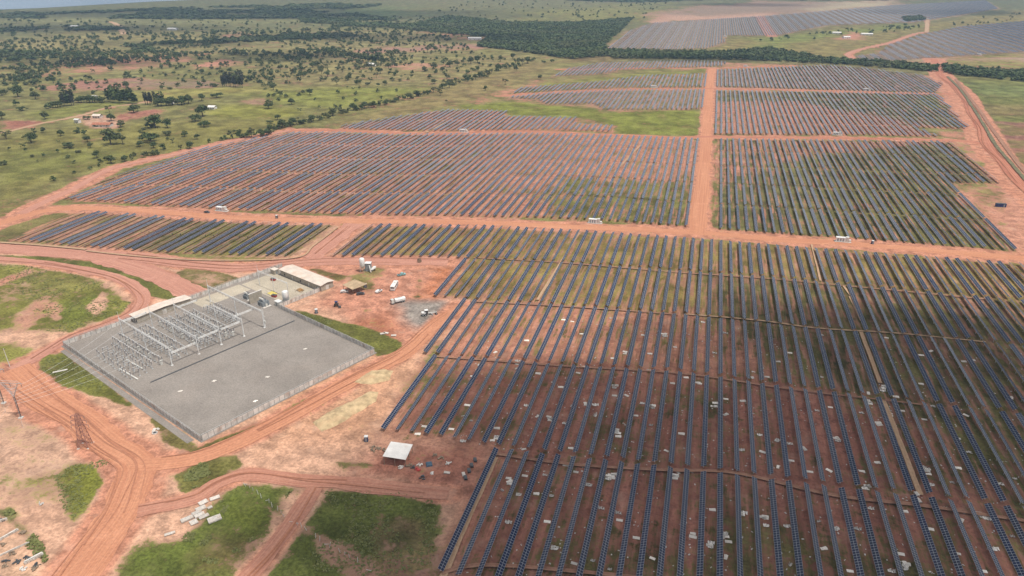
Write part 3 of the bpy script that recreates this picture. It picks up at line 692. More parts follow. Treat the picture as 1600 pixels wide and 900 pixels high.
def build_trackers():
    tiername = {}
    for tn, r in ((t, None) for t in set(r[4] for r in NEAR)): pass
    bt = {}
    for r in NEAR: bt.setdefault(r[4], []).append(r)
    nice = {'left lower':'left lower block','middle 0':'nearest tier of the middle block','middle 1':'second tier of the middle block','middle 2':'third tier of the middle block','right 0':'nearest tier of the right block','right 1':'second tier of the right block','right 2':'third tier of the right block','right 3':'fourth tier of the right block','middle 3':'fourth tier of the middle block'}
    cnt = 0
    for tn, rs in bt.items():
        rs.sort(key=lambda r: r[0]); where = 'the '+nice.get(tn, tn+' tier')
        if tn.endswith('nearest') and tn != 'nearest' or tn == 'nearest': where = 'the '+tn+' panel tier'
        for i, (x, ym, L, s, _, k, ar) in enumerate(rs):
            t = thing('solar_tracker', '%s tilted tracker, %s from the left in %s' % ('east' if s > 0 else 'west', ordw(i+1), where), 'solar tracker', (x, ym, 0), 0, 'solar trackers of the near panel tiers')
            tl = TILT*s*(1+random.uniform(-.12,.12))
            me, tt = panel_mesh(L)
            p = link('panel_table', me, t); p.location = (.12*math.sin(tl), 0, PZ+.13); p.rotation_euler = (0, tl, 0)
            q = link('torque_tube', tt, t); q.location = (0,0,PZ)
            npil = 8
            for j in range(npil):
                c = link('pile', _pile, t); c.location = (0, -L/2+1.5+(L-3)*j/(npil-1), .80)
            c = link('drive_motor', _mot, t); c.location = (0, 0, PZ-.35)
    # all the farther ones in one body
    V = []; Q = []; mi = []
    base = np.array([(-1,-1,-1),(1,-1,-1),(1,1,-1),(-1,1,-1),(-1,-1,1),(1,-1,1),(1,1,1),(-1,1,1)], float)
    fb = np.array([(3,2,1,0),(4,5,6,7),(0,1,5,4),(1,2,6,5),(2,3,7,6),(3,0,4,7)])
    n = 0
    for x, ym, L, s, tn, k, ar in FAR:
        tl = TILT*s*(1+random.uniform(-.12,.12)); b = base*np.array((PW/2, L/2, .03))
        c, sn = math.cos(tl), math.sin(tl); xx = b[:,0]*c+b[:,2]*sn; zz = -b[:,0]*sn+b[:,2]*c
        V.append(np.stack([xx+x, b[:,1]+ym, zz+PZ+.1], 1)); Q.append(fb+n); mi += [1,0,0,0,0,0]; n += 8
        m = 5 if math.hypot(x, ym) < 900 else 2
        for j in range(m):
            b = base*np.array((.09,.07,PZ/2)); V.append(b+np.array((x, ym-L/2+1.5+(L-3)*j/(m-1), PZ/2))); Q.append(fb+n); mi += [2]*6; n += 8
    me = npmesh('distant_solar_trackers', np.concatenate(V), np.concatenate(Q), M['panel_far']); me.materials.append(M['back']); me.materials.append(M['galv'])
    me.polygons.foreach_set('material_index', np.array(mi, np.int32))
    o = link('distant_solar_trackers', me)
    tag(o, 'many farther rows of tilted solar panels filling the blocks beyond the nearest tiers', 'solar trackers', kind='stuff')
    print('trackers', len(NEAR), len(FAR))
def mat_panel_far():
    t = NT('solar_module_far'); p = t.pos()
    sx = t.N('ShaderNodeSeparateXYZ'); t.set(sx.inputs[0], p); X, Y = sx.outputs[0], sx.outputs[1]
    k = t.math('ROUND', t.math('DIVIDE', t.math('SUBTRACT', X, X0), PITCH)); dx = t.math('SUBTRACT', t.math('SUBTRACT', X, X0), t.math('MULTIPLY', k, PITCH))
    ax = t.math('ABSOLUTE', dx); lx = t.math('MULTIPLY', t.math('LESS_THAN', ax, .87), t.math('GREATER_THAN', ax, .035))
    fy = t.math('FRACT', t.math('DIVIDE', Y, 1.134)); ly = t.math('LESS_THAN', t.math('ABSOLUTE', t.math('SUBTRACT', fy, .5)), .455)
    wn = t.N('ShaderNodeTexWhiteNoise', noise_dimensions='2D'); cb = t.N('ShaderNodeCombineXYZ'); t.set(cb.inputs[0], k); t.set(cb.inputs[1], t.math('FLOOR', t.math('DIVIDE', Y, 61.))); t.set(wn.inputs['Vector'], cb.outputs[0])
    tint = t.mix(wn.outputs['Value'], (.020,.026,.055), (.040,.043,.062))
    c = t.mix(t.math('MULTIPLY', lx, ly), (.34,.36,.40), tint)
    t.set(t.b.inputs['Base Color'], c); t.b.inputs['Roughness'].default_value = .2; t.b.inputs['IOR'].default_value = 1.5; t.b.inputs['Specular IOR Level'].default_value = .75
    return t.m
M['panel_far'] = mat_panel_far()
exec_parts = []
# ------------------------------------------------------------------ trees
def leafcloud(lobes, n, size, seed, flat=.6):
    rs = np.random.RandomState(seed); V = []; k = 0
    wts = np.array([l[3]**2 for l in lobes], float); wts /= wts.sum()
    for i in range(n):
        l = lobes[rs.choice(len(lobes), p=wts)]
        d = rs.normal(size=3); d /= np.linalg.norm(d); r = l[3]*(rs.uniform(.45, 1.08) if rs.rand() < .8 else rs.uniform(.9, 1.25))
        c = np.array(l[:3])+d*np.array((r, r, r*l[4]))
        a = rs.normal(size=3)*.6+d*.8+np.array((0,0,.6)); a /= np.linalg.norm(a)
        u = np.cross(a, rs.normal(size=3)); u /= np.linalg.norm(u); v = np.cross(a, u)
        s = size*rs.uniform(.55, 1.35); e = rs.uniform(.6, 1.)
        V += [c-u*s-v*s*e, c+u*s-v*s*e*.7, c+u*s*.8+v*s*e, c-u*s*.7+v*s*e*.9]
    return np.array(V), np.arange(len(V)).reshape(-1, 4)
def limbs(h, r, tops, seed):
    rs = random.Random(seed); mb = MB(); fork = (rs.uniform(-.2,.2), rs.uniform(-.2,.2), h*.38)
    mb.tube((0,0,-.2), (0,0,.25), r*1.5, r*1.1, 7).tube((0,0,.2), fork, r*1.1, r*.75, 7)
    for t in tops: 
        m = tuple((fork[i]+t[i])/2 + rs.uniform(-.4,.4) for i in range(3))
        mb.tube(fork, m, r*.55, r*.38, 5).tube(m, t, r*.38, r*.12, 5)
    return mb
TREES = {}
def make_tree(kind, v):
    key = (kind, v)
    if key in TREES: return TREES[key]
    rs = random.Random(hash(kind) % 97 + v*13 if False else {'round':1,'flat':2,'tall':3,'shrub':4,'open':5}[kind]*31+v*7)
    L = []
    if kind == 'round':
        for i in range(8):
            a = i*2.4+rs.random(); d = rs.uniform(1.,2.9); L.append((d*math.cos(a), d*math.sin(a), rs.uniform(3.6,6.8), rs.uniform(1.2,2.1), .8))
        L.append((0,0,6.9,1.9,.75)); h, r, n, s = 9., .32, 520, .42
    elif kind == 'flat':
        for i in range(11):
            a = i*2.4+rs.random(); d = rs.uniform(1.5,5.2); L.append((d*math.cos(a), d*math.sin(a), rs.uniform(3.6,5.9)-.12*d, rs.uniform(1.5,2.3), .6))
        h, r, n, s = 8., .42, 680, .46
    elif kind == 'open':
        for i in range(6):
            a = i*2.2+rs.random(); d = rs.uniform(1.2,3.); L.append((d*math.cos(a), d*math.sin(a), rs.uniform(4.2,7.8), rs.uniform(.9,1.5), .6))
        h, r, n, s = 9.5, .24, 320, .38
    elif kind == 'tall':
        for i in range(8):
            z = 5.5+i*1.35; w = 1.25*(1-abs(i-3)/9.); a = rs.random()*6; L.append((.5*math.cos(a), .5*math.sin(a), z, w+rs.uniform(-.15,.3), 1.25))
        h, r, n, s = 17., .26, 420, .40
    else:
        for i in range(6):
            a = i*2.4; d = rs.uniform(.3,1.3); L.append((d*math.cos(a), d*math.sin(a), rs.uniform(.8,1.7), rs.uniform(.6,1.), .75))
        h, r, n, s = 3., .1, 200, .26
    V, Q = leafcloud(L, n, s, v*17+len(kind))
    V[:,2] = np.maximum(V[:,2], .12)
    mat = {'round':M['leaf'],'flat':M['leaf'],'open':M['leaf2'],'tall':M['euc'],'shrub':M['leaf2']}[kind]
    cm = npmesh('crown', V, Q, mat)
    tops = [l[:3] for l in L[:6]] if kind != 'tall' else [(0,0,h*.9),(.4,.3,h*.6),(-.4,.2,h*.7)]
    tm = limbs(h, r, tops, v).mesh('trunk'); tm.materials.append(M['bark'])
    TREES[key] = (cm, tm, h, V, Q); return TREES[key]
PXT = [] # (px, base py, width in px, kind)
for cx, by, w in [(30,645,40),(145,660,50),(320,685,60),(405,658,34),(420,685,25),(515,670,72),(570,668,45),(720,592,66),(665,600,28),(776,592,40),(560,588,35),(620,522,44),(507,520,30),(405,552,38),(515,560,40),(165,460,40),(85,448,46),(75,487,25),(105,512,42),(10,552,32),(210,552,34),(935,467,34),(940,540,62),(1250,572,36),(1290,467,22),(1350,484,36),(1245,503,46),(880,688,40),(800,662,25),(838,694,26),(755,692,28),(855,632,32),(1078,642,42),(1122,638,26),(1250,612,44),(515,757,46),(450,732,34),(345,757,22),(248,838,26),(150,727,26),(365,707,28),(268,707,16),(315,732,22),(420,787,20),(460,771,16),(580,747,34),(615,744,20),(765,618,28),(720,718,40),(700,722,26),(665,728,24),(1405,436,22),(1390,522,22),(1460,472,18),(1480,507,18),(1565,434,20),(1590,460,18),(1550,494,15),(345,803,18),(120,700,14),(205,728,16),(175,752,14),(560,640,20),(640,515,30),(45,700,16)]:
    PXT.append((cx/2.963, by/2.963, w/2.963, random.choice(['round','round','open','flat']) if w > 30 else random.choice(['round','open','shrub'])))
for cx, by, w in [(697,655,92),(905,562,62),(945,588,62),(1005,452,56)]: PXT.append((cx/2.963, by/2.963, w/2.963, 'flat'))
for cx, by, w in [(468,443,32),(497,470,12),(677,418,26),(768,392,34),(930,368,24),(272,462,14),(195,465,22),(78,470,22),(75,440,20),(20,460,16),(178,428,20),(265,424,22),(265,342,24),(212,395,28),(145,382,28),(50,360,26),(85,378,26),(172,360,26),(395,332,26),(385,302,24),(300,312,16),(478,330,26),(500,378,40),(420,365,26),(250,380,16),(320,372,16),(570,290,20),(610,295,36),(640,290,40),(545,295,18),(100,345,22),(15,332,30),(148,335,24),(280,378,18),(330,302,14),(420,305,18),(445,240,30),(410,245,36),(500,290,14),(95,322,22)]:
    PXT.append((530+cx/2.963, by/2.963, w/2.963, random.choice(['round','round','open']) ))
for x0, y0, x1, y1, n, kind, w in [(166,160,214,162,15,'tall',7),(172,156,212,158,12,'tall',7),(97,166,116,164,7,'tall',8),(100,161,116,160,6,'tall',8),(346,134,380,137,10,'tall',9),(352,128,382,131,9,'tall',9),(72,170,97,167,6,'round',10),(121,160,164,160,10,'round',9),(225,164,240,165,4,'tall',8),(240,163,258,165,4,'tall',9),(244,166,298,163,9,'round',12),(570,97,600,100,9,'tall',8),(545,90,568,96,7,'round',10)]:
    for i in range(n):
        t = (i+.5)/n; PXT.append((x0+(x1-x0)*t+random.uniform(-1,1), y0+(y1-y0)*t+random.uniform(-.8,.8), w*random.uniform(.8,1.25), kind))
HEDGE = [(372,217),(420,212),(432,202),(470,194),(500,188),(530,178),(580,168),(640,155),(690,140),(740,124),(800,104),(830,98)]
for (x0,y0),(x1,y1) in zip(HEDGE[:-1], HEDGE[1:]):
    n = int(math.hypot(x1-x0, y1-y0)/4.6)
    for i in range(n):
        t = (i+random.random())/n; px = x0+(x1-x0)*t; py = y0+(y1-y0)*t+random.uniform(-1.5,1.)
        PXT.append((px, py, random.uniform(6,12)*(.75+.5*(py/200)), random.choice(['round','round','open','shrub'])))
for i in range(26):    # low bushes along the perimeter road
    t = random.random(); px = 150+240*t; py = 258-46*t+random.uniform(-4,0)
    PXT.append((px, py, random.uniform(4,8), 'shrub'))
# random scatter: (polygon px, number, min width m, max width m)
SCAT = [([(0,100),(330,85),(520,75),(700,90),(560,108),(330,140),(120,150),(0,150)], 520),([(390,105),(520,92),(760,90),(870,95),(700,135),(560,140),(420,160),(380,130)], 260),([(0,62),(330,50),(560,45),(700,60),(760,85),(480,85),(100,92),(0,90)], 900),
        ([(0,80),(140,84),(240,78),(330,62),(350,70),(230,100),(120,110),(60,134),(0,138)], 560),([(0,30),(560,32),(560,52),(0,60)], 260),([(540,22),(700,30),(760,60),(700,62),(560,45)], 160),([(0,205),(300,195),(460,185),(300,228),(100,280),(0,300)], 30),([(300,85),(560,72),(640,90),(600,100),(420,100),(330,98)], 150),
        ([(640,28),(760,-4),(1100,-6),(1040,10),(900,40),(760,36)], 210),([(1160,66),(1260,54),(1420,38),(1450,44),(1300,62)], 60),([(1440,40),(1600,20),(1640,30),(1500,42)], 30),([(840,20),(1030,10),(1030,28),(900,38)], 22)]
FORESTS = [([(620,45),(700,26),(800,36),(900,36),(990,29),(962,55),(945,70),(950,84),(985,86),(890,93),(850,86),(800,79),(745,73),(765,58),(690,52)], 9.5), ([(935,79),(1000,80),(1130,83),(1200,76),(1240,84),(1290,92),(1400,99),(1466,105),(1464,113),(1400,107),(1330,102),(1200,95),(1050,92),(960,92)], 8.), ([(1472,103),(1530,109),(1610,113),(1660,116),(1660,132),(1600,128),(1500,118),(1476,114)], 8.),
           ([(0,17),(60,22),(120,19),(300,12),(420,9),(560,5),(600,8),(520,18),(460,29),(250,30),(0,29)], 20.), ([(0,46),(110,42),(200,44),(180,48),(60,48),(0,50)], 15.),([(460,24),(560,22),(640,34),(760,40),(700,48),(620,44),(480,40)], 15.),([(380,58),(440,54),(540,54),(560,58),(470,62),(380,66)], 12.),([(1410,28),(1440,26),(1445,31),(1415,34)], 8.),([(0,84),(40,82),(60,92),(40,120),(0,128)], 11.),([(190,72),(330,62),(420,62),(300,72),(220,82)], 12.),([(1190,-4),(1500,-10),(1500,-3),(1380,1),(1240,1)], 22.),([(880,1),(1100,-6),(1190,-8),(1190,-2),(1000,4)], 22.)]
LANDMARKS = [('the red roofed farmhouse', (162,196)), ('the bright lime field', (400,175)), ('the eucalyptus beside the farm track', (190,160)), ('the stand in the brown field', (363,134)), ('the perimeter road\'s left end', (100,296)), ('the bend of the perimeter road', (380,216)), ('the left farm track end', (4,212)), ('the olive slope above the panels', (686,148)), ('the upper end of the hedge line', (815,102)), ('the red patch in mid pasture', (650,105)),('the white farm shed by the trees',(581,102)),('the brown ploughed strip',(200,130)),('the pale house in the trees',(267,161))]
def build_trees():
    pts = []
    for px, py, w, kind in PXT:
        x, y = G(px, py); d = math.hypot(x, y); sl = math.sqrt(d*d+HC*HC); wm = w*sl/F*.9
        pts.append((x, y, wm, kind))
    allp = [(p[0], p[1]) for p in pts]
    for poly, n in SCAT:
        W = rowpoly(poly); xs = [p[0] for p in W]; ys = [p[1] for p in W]; bx = min(xs), max(xs); by = min(ys), max(ys)
        c = 0; tries = 0
        while c < n and tries < n*30:
            tries += 1; x = random.uniform(*bx); y = random.uniform(*by)
            if not spans_has(W, x, y): continue
            if vn1(x, y) < .30+random.random()*.25: continue
            if math.hypot(x, y) < 900 and any(abs(x-a)+abs(y-b) < 16 for a, b in allp): continue
            c += 1; s = random.choice([random.uniform(3.5,6), random.uniform(4.5,8), random.uniform(6,11)])
            pts.append((x, y, s, random.choice(['round','round','open','flat','shrub']) if math.hypot(x,y) < 1500 else 'round')); allp.append((x, y))
    pts = [p for p in pts if inframe(p[0], p[1], 12)]
    pts.sort(key=lambda p: -p[2]/math.hypot(p[0], p[1]))
    near = pts[:298]; far = pts[298:]
    base_w = {'round':7.4,'flat':12.4,'open':7.2,'tall':3.6,'shrub':4.0}
    lm = [(n, G(*q)) for n, q in LANDMARKS]; by = {}
    for p in near:
        k = min(range(len(lm)), key=lambda i: math.hypot(p[0]-lm[i][1][0], p[1]-lm[i][1][1])); by.setdefault((k, p[3]), []).append(p)
    adj = {'round':('round dark green tree','tree','broadleaf_tree'),'flat':('broad spreading dark tree','tree','spreading_tree'),'open':('thin olive green tree','tree','open_tree'),'tall':('tall dark eucalyptus tree','tree','eucalyptus_tree'),'shrub':('low green shrub','shrub','shrub')}
    for (k, kind), ps in by.items():
        nm, at = lm[k]; ps.sort(key=lambda p: math.hypot(p[0]-at[0], p[1]-at[1]))
        for i, (x, y, w, _) in enumerate(ps):
            cm, tm, h, _, _ = make_tree(kind, random.randrange(4 if kind != 'tall' else 3))
            lab = adj[kind][0] + ', ' + (ordw(i+1)+' ' if i else 'first ') + 'of its kind nearest ' + nm
            t = thing(adj[kind][2], lab, adj[kind][1], (x, y, 0), random.uniform(0, 6.28), 'scattered trees of the pasture')
            s = w/base_w[kind]; 
            if kind == 'tall': s = max(.75, min(1.25, s))
            t.scale = (s, s, s*random.uniform(.72, .95)) if kind != 'tall' else (s*1.1, s*1.1, s*.85)
            link('crown', cm, t); link('trunk', tm, t)
    def merge(items, name, label, cat, nq):
        VV = []; n = 0
        for x, y, w, kind in items:
            kind = kind if kind != 'shrub' else 'round'
            _, _, h, V, Q = make_tree(kind, random.randrange(3)); m = len(Q); 
            sel = RS.permutation(m)[:nq]; q = V.reshape(-1,4,3)[sel]; c = q.mean(1, keepdims=True); q = c+(q-c)*math.sqrt(m/nq)*.82
            s = w/base_w[kind]; zs = min(s, 1.15)*(.8 if name == 'woodland' else 1.); a = random.uniform(0, 6.28); ca, sa = math.cos(a), math.sin(a)
            X = (q[...,0]*ca-q[...,1]*sa)*s+x; Y = (q[...,0]*sa+q[...,1]*ca)*s+y; Z = np.maximum(q[...,2]*zs*random.uniform(.7,1.15)-.8*zs, .1)
            VV.append(np.stack([X, Y, Z], -1).reshape(-1,3))
        V = np.concatenate(VV); me = npmesh(name, V, np.arange(len(V)).reshape(-1,4), M['leaf_far']); o = link(name, me)
        tag(o, label, cat, kind='stuff')
    merge(far, 'distant_trees', 'many small dark trees scattered over the far pastures', 'trees', 64)
    fo = []
    for poly, sp in FORESTS:
        W = rowpoly(poly); x0, x1 = min(p[0] for p in W), max(p[0] for p in W); y0, y1 = min(p[1] for p in W), max(p[1] for p in W)
        x = x0
        while x < x1:
            y = y0
            while y < y1:
                xx = x+random.uniform(-.5,.5)*sp; yy = y+random.uniform(-.5,.5)*sp
                if spans_has(W, xx, yy) and inframe(xx, yy, 40) and vn1(xx*(2 if sp < 11 else .5), yy*(2 if sp < 11 else .5)) > (.22 if sp < 11 else .43): fo.append((xx, yy, sp*random.uniform(.9,1.6), 'round'))
                y += sp
            x += sp
    merge(fo, 'woodland', 'dense dark green woodland belt winding between the solar fields', 'woodland', 40)
    print('trees', len(near), len(far), len(fo))
def vn1(x, y): return float(fbm(np.array([x]), np.array([y]), 70., 77)[0])
def spans_has(W, x, y):
    c = False; n = len(W)
    for i in range(n):
        x0, y0 = W[i]; x1, y1 = W[(i+1) % n]
        if (y0 > y) != (y1 > y) and x < (x1-x0)*(y-y0)/(y1-y0)+x0: c = not c
    return c
def mat_far_leaf():
    t = NT('far_foliage'); p = t.pos()
    c = t.mix(t.ramp(t.noise(p, .09, 3), .35, .65), (.050,.075,.026), (.10,.128,.044))
    c = t.mix(t.ramp(t.noise(p, .012, 3), .45, .65, 0, .6), c, (.11,.11,.05))
    t.set(t.b.inputs['Base Color'], c); t.b.inputs['Roughness'].default_value = .8; t.b.inputs['Specular IOR Level'].default_value = .2
    return t.m
M['leaf_far'] = mat_far_leaf()
def build_weeds():
    """knee-high weeds standing on the green patches of the lower left"""
    V = []; 
    for poly, n, s in [([(195,868),(229,840),(280,836),(314,806),(356,772),(381,756),(466,758),(448,776),(450,808),(430,812),(416,842),(386,870),(366,900),(200,900)], 1500, .36),
                    ([(510,766),(540,762),(620,770),(680,780),(686,830),(674,888),(600,900),(470,900),(480,830),(500,786)], 800, .36), ([(85,744),(111,728),(175,716),(197,726),(199,744),(169,763),(143,780),(123,800),(115,812),(96,790)], 350, .34),([(286,744),(314,722),(366,716),(344,746),(317,760),(295,764)], 360, .40),
                    ([(0,790),(18,796),(68,852),(76,882),(62,886),(30,842)], 420, .5),([(62,577),(75,557),(100,555),(205,632),(150,612)], 420, .32),([(445,489),(470,487),(560,513),(624,537),(592,552)], 420, .30),([(0,412),(67,418),(135,432),(175,452),(205,472),(196,487),(142,503),(111,519),(20,519)], 900, .40)]:
        W = rowpoly(poly); x0, x1 = min(p[0] for p in W), max(p[0] for p in W); y0, y1 = min(p[1] for p in W), max(p[1] for p in W); c = 0; tr = 0
        while c < n and tr < n*6:
            tr += 1; x = random.uniform(x0, x1); y = random.uniform(y0, y1)
            if not spans_has(W, x, y) or vn1(x*5, y*5) < .57: continue
            c += 1
            for k in range(3):
                a = random.uniform(0, 6.28); h = s*random.uniform(.4,1.1)*.85; w = s*random.uniform(.4,1.); dx = random.uniform(-.4,.4); dy = random.uniform(-.4,.4)
                tx, ty = math.cos(a)*w, math.sin(a)*w; lx, ly = -math.sin(a)*w*1.2, math.cos(a)*w*1.2
                V += [(x+dx-tx, y+dy-ty, .06), (x+dx+tx, y+dy+ty, .06), (x+dx+tx*.7+lx, y+dy+ty*.7+ly, h), (x+dx-tx*.7+lx, y+dy-ty*.7+ly, h*.9)]
    me = npmesh('weeds', V, np.arange(len(V)).reshape(-1,4), M['bush']); tag(link('weeds', me), 'low green weeds tufted over the grassy patches of the lower left', 'weeds', kind='stuff')

# ------------------------------------------------------------------ substation, laid out in its own frame (u along the near left wall, w away)
A0 = G(100,541); SANG = math.radians(-23.6); U = (math.cos(SANG), math.sin(SANG)); Wd = (-U[1], U[0])
def S(u, w, z=0.): return (A0[0]+U[0]*u+Wd[0]*w, A0[1]+U[1]*u+Wd[1]*w, z)
def sheet(name, pts, z, mat, label, cat, kind='structure', jit=0.):
    mb = MB(); P2 = []
    n = len(pts)
    for i in range(n):
        a = Vector((*pts[i][:2], 0)); b = Vector((*pts[(i+1) % n][:2], 0)); m = max(1, int((b-a).length/4))
        for k in range(m):
            q = a.lerp(b, k/m); P2.append((q.x+random.uniform(-jit,jit), q.y+random.uniform(-jit,jit), z))
    mb.add(P2, [tuple(range(len(P2)))]); o = mb.build(name, mat)
    if o.data.polygons[0].normal.z < 0: o.data.flip_normals()
    return tag(o, label, cat, kind=kind)
def mat_gravel(name, col):
    t = NT(name); p = t.pos()
    c = t.mix(t.ramp(t.noise(p, .05, 5, .6), .3, .7), tuple(x*.88 for x in col), tuple(x*1.1 for x in col))
    c = t.mix(t.ramp(t.noise(p, .11, 5, .75), .54, .72, 0, .45), c, tuple(x*.62 for x in col))
    c = t.mix(t.ramp(t.noise(p, .02, 3, .6), .5, .8, 0, .35), c, (.40,.30,.235))
    c = t.scale(c, t.ramp(t.noise(p, 1.6, 3, .7), .25, .75, .80, 1.18))
    t.set(t.b.inputs['Base Color'], c); t.b.inputs['Roughness'].default_value = .95; t.b.inputs['Specular IOR Level'].default_value = .1
    t.bump(t.noise(p, 2.5, 3, .7), .4, .1)
    return t.m
M['gravel'] = mat_gravel('grey_crushed_stone', (.272,.240,.212)); M['paving'] = mat_gravel('cream_paving', (.46,.40,.31)); M['darkgravel'] = mat_gravel('dark_wet_gravel', (.17,.165,.16))
def build_wall(name, p0, p1, label, h=2.4):
    a = Vector((*p0[:2],0)); b = Vector((*p1[:2],0)); d = b-a; L = d.length; rz = math.atan2(d.y, d.x)
    t = thing(name, label, 'wall', (a.x, a.y, 0), rz, 'concrete walls of the substation')
    n = max(2, round(L/2.6)); s = L/n; mb = MB()
    for i in range(n):
        for k in range(4): mb.box((i+.5)*s, 0, .06+h/4*(k+.5), s-.2, .08, h/4-.03)
    mb.build('wall_panel', M['concrete'], t)
    pm = MB().box(0,0,h/2+.12,.2,.2,h+.24).box(0,.16,h+.4,.07,.42,.10,0).mesh('wall_post'); pm.materials.append(M['concrete_post'])
    for i in range(n+1): q = link('wall_post', pm, t); q.location = (i*s,0,0)
    w = MB()
    for k in range(3): w.tube((0,.08+.12*k,h+.46), (L,.08+.12*k,h+.46), .025, n=4)
    w.build('barbed_wire', M['galv'], t)
def build_substation():
    sheet('gravel_pad', [S(-1,-1),S(126,-.5),S(126.5,91.5),S(47,92.5),S(47,129.5),S(-.5,129)], .16, M['gravel'], 'grey crushed stone pad of the walled substation', 'gravel pad')
    sheet('substation_paving', [S(3,97),S(46,97),S(46,119),S(3,119)], .175, M['paving'], 'cream paved yard beside the long substation building', 'paving')
    sheet('substation_paving', [S(2,66),S(14,66),S(14,96),S(2,96)], .175, M['paving'], 'cream paved strip beside the back wall of the switchyard', 'paving')
    sheet('gravel_verge', [S(4,-3.4),S(122,-4.2),S(122,-1.2),S(4,-1.2)], .10, M['gravel'], 'grey gravel verge outside the left wall of the pad', 'gravel')
    build_wall('concrete_wall', S(0,0), S(125,0), 'long precast concrete wall along the left side of the gravel pad')
    build_wall('concrete_wall', S(125,.6), S(125.6,90.5), 'precast concrete wall on the near right side of the gravel pad')
    build_wall('concrete_wall', S(125,91), S(47.4,91.6), 'precast concrete wall on the far right side of the gravel pad')
    build_wall('concrete_wall', S(47,92.2), S(47,128.8), 'short concrete wall running up to the long cream roofed building')
    build_wall('concrete_wall', S(-.6,.5), S(-.8,34), 'concrete wall at the far left end of the substation')
    build_wall('concrete_wall', S(-.8,66), S(-.6,128), 'concrete wall along the back of the switchyard towards the gate')
    # cable trench with covers and small drains
    mb = MB(); n = 78
    for i in range(n): mb.box(0, (i+.5)*1.0, .09, .75, .93, .16)
    o = thing('cable_trench', 'dark covered cable trench running straight across the gravel pad', 'trench', S(66.6,9.5,.16), SANG); mb.build('trench_cover', M['darkgrey'], o)
    for i, (u, w) in enumerate([(88,28),(104,45),(117,30),(96,72),(84,14)]):
        o = MB(); a = random.random()*3; o.box(0,0,.08,1.5,.9,.14,a).box(.5,.6,.06,.7,.6,.1,a+1).box(-.5,-.5,.16,.7,.5,.06,a+.4)
        b = o.build('packing_scrap', M['board']); b.location = S(u, w, .16); tag(b, 'pale scrap of packing lying on the gravel pad, %s from the near right wall' % ordw([5-0,0,1,2,4][0]-i if False else i+1), 'scrap', 'scraps on the gravel pad')
    # gantries
    colz = 10.2
    def lattice(mb, x, y, z0, z1, w0, w1, seg=6):
        for sx in (-1,1):
            for sy in (-1,1): mb.tube((x+sx*w0,y+sy*w0,z0),(x+sx*w1,y+sy*w1,z1),.10,n=4)
        for k in range(seg):
            a = k/seg; b = (k+1)/seg; wa = w0+(w1-w0)*a; wb = w0+(w1-w0)*b; za = z0+(z1-z0)*a; zb = z0+(z1-z0)*b
            for (s1, s2) in ((( -1,-1),(1,-1)),((1,-1),(1,1)),((1,1),(-1,1)),((-1,1),(-1,-1))):
                mb.tube((x+s1[0]*wa,y+s1[1]*wa,za),(x+s2[0]*wb,y+s2[1]*wb,zb),.05,n=3)
    names = ['nearest the left wall','second from the left wall','in the middle of the switchyard','fourth from the left wall','nearest the transformers']
    ends = [(12,60),(16,60),(18,60),(36,61),(10,61)]
    for gi, w in enumerate((23.4,37,49,61,73)):
        u0, u1 = ends[gi]; t = thing('gantry', 'white steel gantry '+names[gi], 'gantry', S(u0, w, .16), SANG, 'switchyard gantries')
        cols = [0, u1-u0] if u1-u0 < 30 else [0, (u1-u0)/2, u1-u0]
        for c in cols:
            m = MB(); m.tube((c,0,0),(c,0,colz),.27,.19,n=8); m.box(c,0,.15,1.,1.,.3); m.build('column', M['white'], t)
            MB().tube((c,0,colz),(c,0,colz+3.6),.10,.05,n=5).build('lightning_rod', M['white'], t)
        m = MB()
        for dz in (0,.75):
            for dy in (-.26,.26): m.tube((0,dy,colz-1.3+dz),(u1-u0,dy,colz-1.3+dz),.075,n=4)
        nn = int((u1-u0)/1.1)
        for i in range(nn):
            x0 = i*(u1-u0)/nn; x1 = (i+1)*(u1-u0)/nn
            for dy in (-.32,.32): m.tube((x0,dy,colz-1.3),(x1,dy,colz-.55),.05,n=3)
            m.tube((x0,-.32,colz-.55),(x1,.32,colz-.55),.05,n=3)
        m.build('beam', M['white'], t)
        ins = MB().lathe([(.05,0),(.14,-.15),(.06,-.25),(.14,-.4),(.06,-.5),(.14,-.65),(.05,-.85)], 6).mesh('hanging_insulator'); ins.materials.append(M['porcelain'])
        for i in range(int((u1-u0)/3.2)): q = link('hanging_insulator', ins, t); q.location = (1.5+3.2*i, 0, colz-1.35)
    for i, (u, w0, w1, h, lab) in enumerate([(60.4,37.6,48.4,8.2,'between the second and middle gantries'),(60.6,49.6,60.4,8.2,'between the middle and fourth gantries'),(52,61,73,7.6,'between the fourth and last gantries'),(14,24,36,8.2,'at the back between the first two gantries'),(20,49.5,60.5,8.0,'at the back beside the middle gantry'),(60.,24,36.4,6.2,'between the first two gantries, low')]):
        m = MB()
        for dz in (0,.6):
            for dx in (-.25,.25): m.tube((dx,0,h+dz),(dx,w1-w0,h+dz),.09,n=4)
        for k in range(10):
            a = (w1-w0)*k/10; b = (w1-w0)*(k+1)/10
            for dx in (-.25,.25): m.tube((dx,a,h),(dx,b,h+.6),.045,n=3)
        t = thing('tie_beam', 'white lattice tie beam '+lab, 'beam', S(u, w0, .16), SANG, 'switchyard tie beams'); m.build('beam_lattice', M['white'], t)
        for y in (0, w1-w0): 
            MB().box(0,y,h+.3,.7,.12,.95).build('end_plate', M['galv'], t)
            
    t = thing('lightning_mast', 'slim white lightning mast standing alone beside the transformer yard wall', 'mast', S(61.3,73.4,.16)); MB().tube((0,0,0),(0,0,11),.22,.1,n=7).build('mast_pole', M['white'], t); MB().box(0,0,6.5,1.8,.3,.12,SANG).box(0,0,3.5,1.1,.7,.9).build('floodlight_bracket', M['offwhite'], t)
